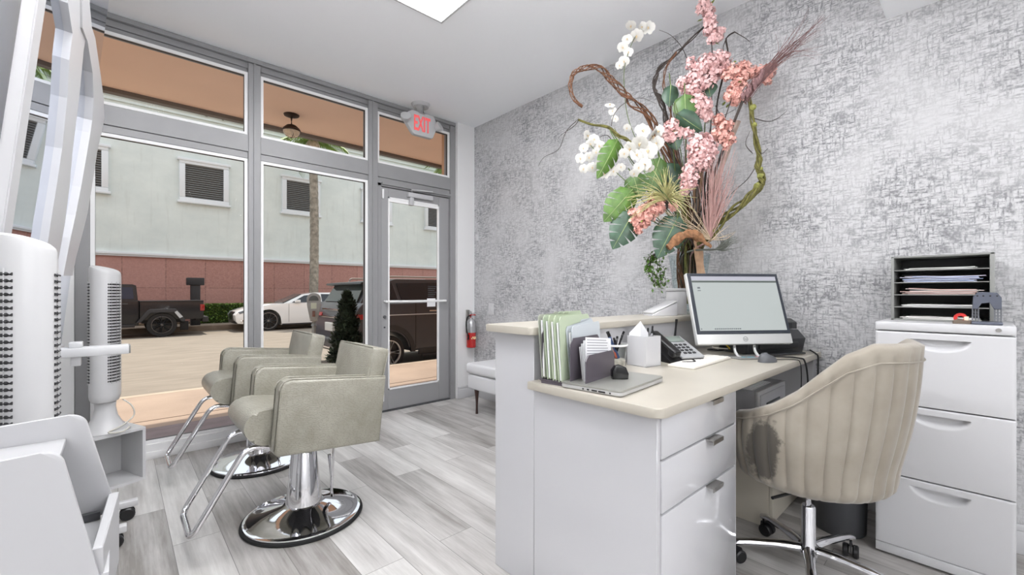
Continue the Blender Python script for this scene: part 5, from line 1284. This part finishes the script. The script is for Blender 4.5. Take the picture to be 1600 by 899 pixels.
for i in range(-2, 5):
    x0 = 1.62+3.35*i; x1 = x0+1.5; z0, z1 = 4.40, 5.95
    b = NB(); q = .17
    for a in ((x0, x1, z1-q, z1), (x0, x1, z0, z0+q), (x0, x0+q, z0+q, z1-q), (x1-q, x1, z0+q, z1-q)): box(b, a[0], a[1], 19.38, 19.52, a[2], a[3], .02)
    box(b, x0-.06, x1+.06, 19.35, 19.5, z1-.06, z1+.03, .01); box(b, x0-.06, x1+.06, 19.35, 19.5, z0-.03, z0+.05, .01)
    vf = part('vent', b, LEDGE, t, world=True)
    b = NB(); zz = z0+q
    box(b, x0+q, x1-q, 19.49, 19.5, z0+q, z1-q)
    finish('vent_backing', b, mat('vent_black', (44, 46, 48), .8), vf, smooth=False, world=INV[t.name])
    b = NB()
    while zz < z1-q-.03:
        box(b, x0+q, x1-q, 19.42, 19.49, zz, zz+.022, M=Matrix.Translation((0, 19.45, zz)) @ Matrix.Rotation(-.5, 4, 'X') @ Matrix.Translation((0, -19.45, -zz))); zz += .078
    finish('louvres', b, mat('louvre_grey', (128, 130, 130), .6), vf, smooth=False, world=INV[t.name])
# hedge
def leafy(bm, n, fn, s, rr):
    for i in range(n):
        c, nn = fn(); dv = (nn+Vector((rr.gauss(0, .7), rr.gauss(0, .7), rr.gauss(0, .7)))).normalized(); x, y = frame_axes(dv); k = s*(.6+.8*rr.random())
        quadm(bm, [c, c+dv*k*.5+x*k*.32, c+dv*k, c+dv*k*.5-x*k*.32])
t = thing('hedge', 'low clipped green hedge in front of the terracotta wall across the street', 'hedge', (4.5, 18.95, .05))
rr = random.Random(4); b = NB(); box(b, 1.95, 12, 18.72, 19.25, .0, .66, .05); 
for v in b.verts: v.co += Vector((0, noise.noise(v.co*2)*.05, noise.noise(v.co*3)*.04))
part('core', b, mat('hedge_core', (50, 72, 30), .9), t, world=True)
def hf():
    if rr.random() < .6: return Vector((rr.uniform(1.9, 9), 18.72, rr.uniform(.05, .68))), Vector((0, -1, .3))
    return Vector((rr.uniform(1.9, 9), rr.uniform(18.7, 19.2), .67)), Vector((0, 0, 1))
b = NB(); leafy(b, 9000, hf, .075, rr); part('foliage', b, mat('hedge_leaf', (112, 142, 62), .6, var=.4, vscale=4), t, world=True, smooth=False, kind='stuff')
# dark bin/post behind the pickup
t = thing('utility_post', 'black square utility post on the far pavement behind the pickup bed', 'post', (1.93, 18.0, .03))
b = NB(); box(b, -.13, .13, -.12, .12, 0, 1.55, .01); part('body', b, mat('post_black', (38, 40, 44), .5), t)
b = NB(); box(b, -.24, .24, -.16, .16, 1.35, 1.60, .02); part('head', b, mat('post_black', (38, 40, 44), .5), t)
# palms
def palm(x, y, h_, r, label, fr=12, L=1.6, seed=0, bend=.1):
    t = thing('palm_tree', label, 'palm tree', (x, y, 0), 0, 'palms across the street'); rr = random.Random(seed)
    b = NB(); pts = [(bend*math.sin(i/9*PI)*.5, 0, h_*i/9) for i in range(10)]; sp = spline(pts, 8)
    tube(b, sp, [r*(1.05-.1*i/len(sp))*(1+.035*math.sin(i*2.1)) for i in range(len(sp))], 14); part('trunk', b, mat('palm_bark', (150, 144, 132), .9, var=.45, vscale=7), t)
    b = NB(); lathe(b, [(r*.9, h_-.05), (r*1.5, h_+.12), (r*1.6, h_+.3), (r*.9, h_+.55), (0, h_+.6)], n=16); part('crown_base', b, mat('palm_crown', (190, 176, 156), .9, var=.3, vscale=12), t)
    for i in range(fr):
        a = 2*PI*i/fr+rr.random()*.4; el = rr.uniform(-.1, .9); b = NB(); d = Vector((math.cos(a), math.sin(a), 0)); P0 = Vector((0, 0, h_+.45)); spn = []
        for k in range(9):
            s = k/8; spn.append(P0+d*L*s*math.cos(el*(1-s))+Vector((0, 0, L*(math.sin(el)*s-.75*s*s))))
        tube(b, spn, [.02*(1-.8*k/8) for k in range(9)], 5)
        sd = Vector((-d.y, d.x, 0))
        for k in range(34):
            s = .12+.86*k/33; j = s*8; i0 = min(7, int(j)); p = spn[i0].lerp(spn[i0+1], j-i0)
            for sg in (-1, 1):
                ln = .42*(1-.55*abs(s-.45)); e = p+(sd*sg*.8+d*.45).normalized()*ln+Vector((0, 0, -ln*(.5+.3*rr.random()))); w = d*.022
                quadm(b, [p-w, p+w, e+w*.2, e-w*.2])
        part('frond', b, mat('palm_leaf', (118, 146, 66), .55, var=.35, vscale=3), t, smooth=False)
palm(5.66, 17.80, 6.62, .16, 'palm tree with a slim grey trunk across the street behind the white car', 9, 1.25, 3)
palm(12.2, 17.80, 6.9, .16, 'palm tree further right across the street, seen above the door', 11, 1.3, 6)

# ---- vehicles
CARG = mat('car_glass', (26, 32, 40), .05, coat=.3)
TYRE = mat('tyre', (34, 34, 35), .8)
def arc(cx, cz, r, a0, a1, n=10): return [(cx+r*math.cos(math.radians(a0+(a1-a0)*i/n)), cz+r*math.sin(math.radians(a0+(a1-a0)*i/n))) for i in range(n+1)]
def wheel(x, y, z, r, out, rimm, root, spokes=10, w=.22, rimr=.72, dbl=False):
    """out=-1: outer face towards -y"""
    b = NB(); M = Matrix.Translation((x, y, z)) @ Matrix.Rotation(PI/2*(1 if out < 0 else -1), 4, 'X')   # lathe z+ -> out
    lathe(b, [(r*rimr, -w+.02), (r*.93, -w), (r, -w+.03), (r, -.03), (r*.95, 0), (r*rimr, -.008)], n=36, M=M, closed=True); wh = part('wheel', b, TYRE, root, world=True)
    b = NB(); lathe(b, [(r*rimr, -.004), (r*rimr*.94, -.012), (r*rimr*.92, -.07), (0, -.075)], n=36, M=M); finish('wheel_well_disc', b, BLACKP, wh, world=INV[root.name])
    b = NB(); lathe(b, [(r*rimr*.91, -.03), (r*rimr*1.0, -.03), (r*rimr*1.0, .002), (r*rimr*.93, .004)], n=36, M=M, closed=True); lathe(b, [(0, -.01), (r*.13, -.012), (r*.14, -.05), (0, -.05)], n=16, M=M)
    for k in range(spokes):
        a = 2*PI*k/spokes
        for off in ((-.045, .045) if dbl else (0,)):
            p0 = Vector((r*.1*math.cos(a), r*.1*math.sin(a), -.02)); p1 = Vector((r*rimr*.95*math.cos(a+off*3), r*rimr*.95*math.sin(a+off*3), -.008)); tube(b, [M @ p0, M @ p1], [r*.06, r*.05], 6)
    finish('rim', b, rimm, wh, world=INV[root.name])
def body_side(bm, prof, y0, y1, M=None, bev=.03): prism(bm, prof, y0, y1, 'y', bev, 2, M)
def cabin(bm, prof, y0, y1, inset, bev=.025):
    """greenhouse narrowing to its roof"""
    t_ = NB(); zmin = min(p[1] for p in prof); zmax = max(p[1] for p in prof)
    def f(z): return inset*(z-zmin)/(zmax-zmin)
    A = [t_.verts.new((x, y0+f(z), z)) for x, z in prof]; B = [t_.verts.new((x, y1-f(z), z)) for x, z in prof]; n = len(prof)
    c1 = t_.faces.new(A); c2 = t_.faces.new(B[::-1])
    for i in range(n): t_.faces.new((A[i], B[i], B[(i+1) % n], A[(i+1) % n]))
    es = set(c1.edges) | set(c2.edges); bmesh.ops.bevel(t_, geom=[e for e in es], offset=bev, segments=4, affect='EDGES')
    bmesh.ops.triangulate(t_, faces=[f_ for f_ in t_.faces if len(f_.verts) > 4]); merge(bm, t_)
def side_pane(bm, poly, yb, zmin, zmax, inset, eps=.012):
    """thin window set on the slanting cabin side at y=yb (towards -y)"""
    q = []
    for e in (0, 1):
        q.append([bm.verts.new((x, yb+inset*(z-zmin)/(zmax-zmin)-eps*(1-e)+.01*e, z)) for x, z in poly])
    n = len(poly); bm.faces.new(q[0]); bm.faces.new(q[1][::-1])
    for i in range(n): bm.faces.new((q[0][i], q[1][i], q[1][(i+1) % n], q[0][(i+1) % n]))

# SUV at the near kerb, rear end to the left
SUVM = mat('gunmetal_paint', (60, 62, 68), .35, 0, coat=.5)
SY0, SY1 = 6.62, 8.50
t = thing('suv', 'dark grey sport utility vehicle parked at the near kerb outside the door', 'car', (5, 7.55, -.15))
wz = .135; r_ = .285; wx = (3.32, 6.25)
prof = [(2.74, .16), (2.68, .22), (2.67, .42), (2.72, .50), (2.72, .80), (2.84, .96), (6.1, .98), (7.0, .88), (7.22, .70), (7.25, .30), (7.15, .12)]+arc(wx[1], wz, .44, -14, 194)[0:0]
low = [(wx[1]+.40, .13)]+arc(wx[1], wz, .385, 0, 180, 14)+[(wx[1]-.40, .13), (wx[0]+.40, .13)]+arc(wx[0], wz, .385, 0, 180, 14)+[(wx[0]-.40, .15)]
b = NB(); body_side(b, prof+low, SY0, SY1); part('body', b, SUVM, t, world=True)
gh = [(2.84, .93), (3.02, 1.20), (3.12, 1.31), (3.5, 1.36), (4.6, 1.37), (5.3, 1.33), (5.95, .98)]
b = NB(); cabin(b, gh, SY0+.03, SY1-.03, .16, .07); part('cabin', b, SUVM, t, world=True)
b = NB(); Z0, Z1 = .93, 1.37
for poly in ([(3.08, 1.0), (3.22, 1.27), (3.42, 1.29), (3.48, 1.0)], [(3.55, 1.0), (3.50, 1.29), (4.32, 1.31), (4.36, 1.0)], [(4.44, 1.0), (4.41, 1.31), (5.20, 1.27), (5.62, 1.0)]): side_pane(b, poly, SY0+.03, Z0, Z1, .16)
part('side_window', b, CARG, t, world=True, smooth=False)
b = NB(); box(b, 3.0, 5.65, SY0+.02, SY0+.045, .965, .985, .003); box(b, 2.9, 7.1, SY0-.012, SY0+.01, .75, .765, .003); part('chrome_strip', b, mat('bright_strip', (205, 207, 210), .3, .1), t, world=True)
# rear window and hatch
b = NB(); quadm(b, [(2.872, SY0+.22, .96), (2.872, SY1-.22, .96), (3.022, SY1-.30, 1.235), (3.022, SY0+.30, 1.235)]); 
r2 = bmesh.ops.extrude_face_region(b, geom=list(b.faces)); bmesh.ops.translate(b, verts=[g for g in r2['geom'] if isinstance(g, bmesh.types.BMVert)], vec=(-.03, 0, .016)); part('rear_window', b, mat('rear_glass', (58, 70, 72), .06, coat=.4), t, world=True, smooth=False)
b = NB(); prism(b, [(2.98, 1.25), (2.88, 1.27), (2.90, 1.30), (3.14, 1.325)], SY0+.16, SY1-.16, 'y', .008); part('roof_spoiler', b, BLACKP, t, world=True)
b = NB()
for y0, y1 in ((SY0+.01, SY0+.46), (SY1-.46, SY1-.01)): prism(b, [(2.69, .72), (2.72, .78), (2.80, .79), (2.80, .70)], y0, y1, 'y', .006)
box(b, 2.72, 3.0, SY0-.012, SY0+.05, .70, .785, .012); part('tail_lamp', b, mat('tail_red', (150, 34, 34), .15, coat=.6), t, world=True)
b = NB(); box(b, 2.695, 2.72, SY0+.46, SY1-.46, .70, .73, .004); box(b, 2.70, 2.72, SY0+.5, SY1-.5, .83, .86, .004); part('hatch_trim', b, CHROME, t, world=True)
b = NB(); box(b, 2.655, 2.70, 7.38, 7.74, .48, .62, .004); part('licence_plate', b, mat('plate_white', (210, 212, 210), .4), t, world=True)
b = NB(); box(b, 2.60, 2.80, SY0+.02, SY1-.02, .16, .38, .05, 3); part('bumper', b, mat('suv_bumper', (64, 64, 67), .4), t, world=True)
b = NB(); box(b, 2.59, 2.62, SY0+.3, SY1-.3, .20, .24, .006); box(b, 2.595, 2.62, SY0+.05, SY0+.25, .26, .33, .01); part('bumper_trim', b, CHROME, t, world=True)
b = NB()
for y in (SY0+.20, SY1-.20): tube(b, rounded([(3.3, y, 1.34), (3.34, y, 1.40), (5.0, y, 1.41), (5.1, y, 1.35)], .05), .015, 8)
part('roof_rail', b, SATIN, t, world=True)
b = NB(); prism(b, [(3.45, 1.36), (3.6, 1.42), (3.64, 1.42), (3.66, 1.36)], 7.53, 7.59, 'y', .004); part('antenna_fin', b, SUVM, t, world=True)
for x in wx:
    b = NB(); P = arc(x, wz, .46, -2, 182, 16)+arc(x, wz, .38, 182, -2, 16); prism(b, P, SY0-.015, SY0+.03, 'y'); part('arch_trim', b, mat('arch_black', (44, 44, 46), .6), t, world=True)
    wheel(x, SY0+.03, wz-.005, r_, -1, mat('alloy_bright', (206, 206, 204), .35, .15), t, 5, .24, .74, True); wheel(x, SY1-.03, wz-.005, r_, 1, mat('alloy_bright', (206, 206, 204), .35, .15), t, 5, .24, .74, True)
b = NB(); box(b, 3.85, 5.75, SY0-.02, SY0+.03, .06, .17, .015); box(b, 3.9, 5.7, SY0-.04, SY0+.02, .02, .06, .01); part('sill', b, mat('arch_black', (44, 44, 46), .6), t, world=True)
b = NB()
for x in (4.05, 5.12): box(b, x, x+.19, SY0-.03, SY0-.012, .80, .825, .006)
part('door_handle', b, CHROME, t, world=True)
b = NB()
for x in (3.79, 4.40, 5.50): box(b, x, x+.010, SY0-.003, SY0+.01, .18, .95)
part('door_gap', b, BLACKP, t, world=True, smooth=False)

# white sedan facing left across the street
WP = mat('white_car_paint', (238, 240, 240), .2, coat=.8)
t = thing('sedan', 'white sports sedan parked across the street facing left', 'car', (5.2, 17.1, -.15))
wz = .19; wx = (3.74, 6.75); Y0, Y1 = 16.22, 18.0 - .45
prof = [(2.86, .12), (2.80, .20), (2.77, .40), (2.86, .52), (3.15, .62), (3.7, .74), (4.35, .76), (7.4, .80), (7.75, .74), (7.82, .4), (7.7, .10)]
low = [(wx[1]+.4, .04)]+arc(wx[1], wz, .41, -15, 195, 12)+[(wx[1]-.4, .02), (wx[0]+.4, .02)]+arc(wx[0], wz, .41, -15, 195, 12)+[(wx[0]-.4, .06)]
b = NB(); body_side(b, prof+low, Y0, Y1); part('body', b, WP, t, world=True)
gh = [(4.18, .74), (4.85, 1.06), (5.3, 1.13), (5.9, 1.13), (6.6, 1.02), (7.2, .79)]
b = NB(); cabin(b, gh, Y0+.06, Y1-.06, .2); part('cabin', b, WP, t, world=True)
b = NB()
for poly in ([(4.48, .79), (4.92, 1.03), (5.42, 1.08), (5.42, .79)], [(5.50, .79), (5.50, 1.08), (5.95, 1.07), (6.5, .94), (6.5, .80)]): side_pane(b, poly, Y0+.06, .74, 1.13, .2, .014)
part('side_window', b, CARG, t, world=True, smooth=False)
b = NB(); quadm(b, [(4.21, Y0+.12, .765), (4.21, Y1-.12, .765), (4.83, Y1-.25, 1.062), (4.83, Y0+.25, 1.062)]); r2 = bmesh.ops.extrude_face_region(b, geom=list(b.faces)); bmesh.ops.translate(b, verts=[g for g in r2['geom'] if isinstance(g, bmesh.types.BMVert)], vec=(-.012, 0, .025)); part('windscreen', b, mat('windscreen_glass', (90, 96, 96), .08), t, world=True, smooth=False)
b = NB(); prism(b, [(2.775, .24), (2.765, .42), (2.82, .50), (2.9, .50), (2.9, .24)], Y0+.35, Y1-.35, 'y', .01); prism(b, [(2.80, .12), (2.775, .21), (3.0, .21), (3.0, .12)], Y0+.1, Y1-.1, 'y', .01); part('grille', b, BLACKP, t, world=True)
b = NB()
for k in range(4): box(b, 2.755, 2.775, Y0+.38, Y1-.38, .27+.05*k, .28+.05*k)
box(b, 2.93, 3.16, Y0-.006, Y0+.02, .16, .24, .004); part('grille_bar', b, CHROME, t, world=True)
b = NB(); prism(b, [(2.86, .50), (3.18, .60), (3.16, .52), (2.90, .43)], Y0-.008, Y0+.2, 'y', .008); part('headlamp', b, mat('lamp_glass', (120, 130, 140), .1, coat=.5), t, world=True)
b = NB(); box(b, 4.55, 4.72, Y0-.10, Y0+.05, .79, .88, .02, 3); part('wing_mirror', b, WP, t, world=True)
b = NB()
for x in (4.36, 5.46): box(b, x, x+.010, Y0-.003, Y0+.01, .12, .74)
part('door_gap', b, MIDGREY, t, world=True, smooth=False)
b = NB(); box(b, 4.15, 6.35, Y0-.006, Y0+.02, .02, .07, .005); part('sill', b, mat('arch_black', (44, 44, 46), .6), t, world=True)
for x in wx:
    wheel(x, Y0+.02, wz-.005, .335, -1, mat('alloy_grey', (150, 150, 150), .3, .7), t, 10, .22, .82); wheel(x, Y1-.02, wz-.005, .335, 1, mat('alloy_grey', (150, 150, 150), .3, .7), t, 10, .22, .82)

# black pickup
BK = mat('black_car_paint', (18, 20, 27), .35, coat=.25)
t = thing('pickup_truck', 'black pickup truck with square flared arches parked across the street', 'pickup truck', (-.4, 16.9, -.15))
Y0, Y1 = 16.05, 17.55; wz = .20; wx = (.94, -2.2)
b = NB(); box(b, .45, 1.93, Y0, Y1, .34, .88, .025); box(b, .45, 1.93, Y0-.01, Y1+.01, .86, .895, .01); part('cargo_bed', b, BK, t, world=True)
b = NB(); prism(b, [(.43, .20), (.43, .90), (-1.25, .90), (-1.35, .84), (-2.7, .78), (-2.85, .70), (-2.85, .35), (-2.6, .30), (-2.6, .22)], Y0, Y1, 'y', .025); part('body', b, BK, t, world=True)
gh = [(.42, .88), (.38, 1.33), (.30, 1.365), (-.95, 1.365), (-1.05, 1.33), (-1.30, .88)]
b = NB(); cabin(b, gh, Y0+.03, Y1-.03, .12); part('cab', b, BK, t, world=True)
b = NB()
for poly in ([(.33, .95), (.30, 1.28), (.02, 1.28), (.0, .95)], [(-.12, .95), (-.12, 1.28), (-.50, 1.28), (-.50, .95)], [(-.60, .95), (-.60, 1.28), (-.98, 1.28), (-1.16, .95)]): side_pane(b, poly, Y0+.03, .88, 1.365, .12, .012)
part('side_window', b, mat('tinted_glass', (40, 52, 72), .06), t, world=True, smooth=False)
b = NB(); box(b, 1.90, 2.06, Y0+.05, Y1-.05, .24, .40, .02); box(b, 1.75, 2.0, Y0+.2, Y1-.2, .28, .36); part('bumper', b, mat('arch_black', (44, 44, 46), .6), t, world=True)
b = NB()
for y0 in (Y0-.004, Y1-.12): box(b, 1.84, 1.955, y0, y0+.125, .58, .78, .012)
part('tail_lamp', b, mat('tail_red', (150, 34, 34), .15, coat=.6), t, world=True)
for x in wx:
    for yy in ((Y0-.09, Y0+.04), (Y1-.04, Y1+.09)):
        b = NB(); P = [(x-.56, .28), (x-.33, .62), (x-.26, .66), (x+.30, .66), (x+.36, .62), (x+.53, .34), (x+.53, .28), (x+.44, .28), (x+.27, .57), (x-.26, .57), (x-.46, .28)]
        prism(b, P, *yy, 'y', .01); part('flared_arch', b, mat('flare_grey', (50, 52, 56), .5), t, world=True)
    b = NB(); box(b, x-.45, x+.45, Y0+.02, Y1-.02, .25, .58); part('wheel_housing', b, BLACKR, t, world=True, smooth=False)
    wheel(x, Y0-.05, wz, .35, -1, mat('alloy_dark', (96, 96, 98), .3, .7), t, 7, .26, .70, True); wheel(x, Y1+.05, wz, .35, 1, mat('alloy_dark', (96, 96, 98), .3, .7), t, 7, .26, .70, True)
b = NB(); box(b, -1.6, .35, Y0-.05, Y0+.05, .16, .24, .02); part('side_step', b, mat('arch_black', (44, 44, 46), .6), t, world=True)
b = NB(); prism(b, [(1.22, .56), (1.28, .60), (1.42, .42), (1.34, .38)], Y0-.095, Y0-.08, 'y'); part('side_reflector', b, mat('reflector_pale', (190, 196, 200), .2), t, world=True)
b = NB(); box(b, 1.36, 1.56, Y0+.02, Y0+.10, .02, .28, .01); part('mud_flap', b, BLACKR, t, world=True)
b = NB(); box(b, -1.12, -.98, Y0-.16, Y0+.04, .95, 1.13, .02, 3); part('wing_mirror', b, BLACKP, t, world=True)
b = NB(); box(b, .07, .20, Y0-.02, Y0-.001, .80, .825, .005); box(b, -.52, -.39, Y0-.02, Y0-.001, .80, .825, .005); part('door_handle', b, DKGREY, t, world=True)
b = NB()
for x in (.42, -.08, -.60): box(b, x, x+.012, Y0-.003, Y0+.01, .24, .90)
part('door_gap', b, BLACKR, t, world=True, smooth=False)

# parking meter
t = thing('parking_meter', 'grey parking meter on a steel pole at the kerb outside the window', 'parking meter', (1.99, 6.22, -.02))
MG = mat('meter_grey', (150, 152, 150), .45, .4)
b = NB(); cyl(b, (0, 0, 0), (0, 0, .73), .03, n=20); part('pole', b, MG, t)
b = NB(); cyl(b, (0, 0, .70), (0, 0, .78), .04, .05, 20); prism(b, [(-.045, .76), (.045, .76), (.085, .98), (.088, 1.06)]+[(.088*math.cos(a), 1.06+.088*math.sin(a)) for a in [PI*i/12 for i in range(1, 12)]]+[(-.088, 1.06), (-.085, .98)], -.055, .055, 'y', .012, 2, M=Matrix.Rotation(-.35, 4, 'Z')); part('head', b, MG, t)
b = NB(); M = Matrix.Rotation(-.35, 4, 'Z'); prism(b, [(-.06, 1.04), (.06, 1.04)]+[(.06*math.cos(a), 1.05+.06*math.sin(a)) for a in [PI*i/10 for i in range(11)]], -.062, -.056, 'y', M=M); part('dial_window', b, mat('meter_window', (74, 80, 76), .15), t)
b = NB(); box(b, -.035, .035, -.062, -.056, .93, 1.01, M=M); part('instruction_label', b, mat('meter_label', (196, 206, 190), .5), t)
b = NB(); box(b, -.018, .018, -.064, -.056, .82, .90, .003, M=M); part('coin_plate', b, mat('meter_red', (110, 74, 62), .5), t)

# potted conifer
t = thing('potted_conifer', 'dark green potted conifer on the pavement outside the middle window', 'potted shrub', (1.96, 4.98, -.02))
b = NB(); lathe(b, [(0, 0), (.15, 0), (.20, .26), (.21, .30), (.19, .30), (.18, .26), (0, .25)], n=28); part('pot', b, mat('brown_pot', (92, 84, 78), .7), t)
b = NB(); cyl(b, (0, 0, .24), (0, 0, .95), .02, .008, 10); part('trunk', b, WOODB, t)
rr = random.Random(9)
def cf():
    h_ = rr.random()**1.25; a = rr.random()*6.28; R = (.17*(1-h_)**.7+.012)*(.55+.5*rr.random())*(1+.25*math.sin(h_*26+a*2)); return Vector((R*math.cos(a), R*math.sin(a), .34+.80*h_)), Vector((math.cos(a), math.sin(a), .9))
b = NB(); leafy(b, 5200, cf, .05, rr); part('foliage', b, mat('conifer_green', (54, 66, 46), .8, var=.4, vscale=12), t, smooth=False, kind='stuff')
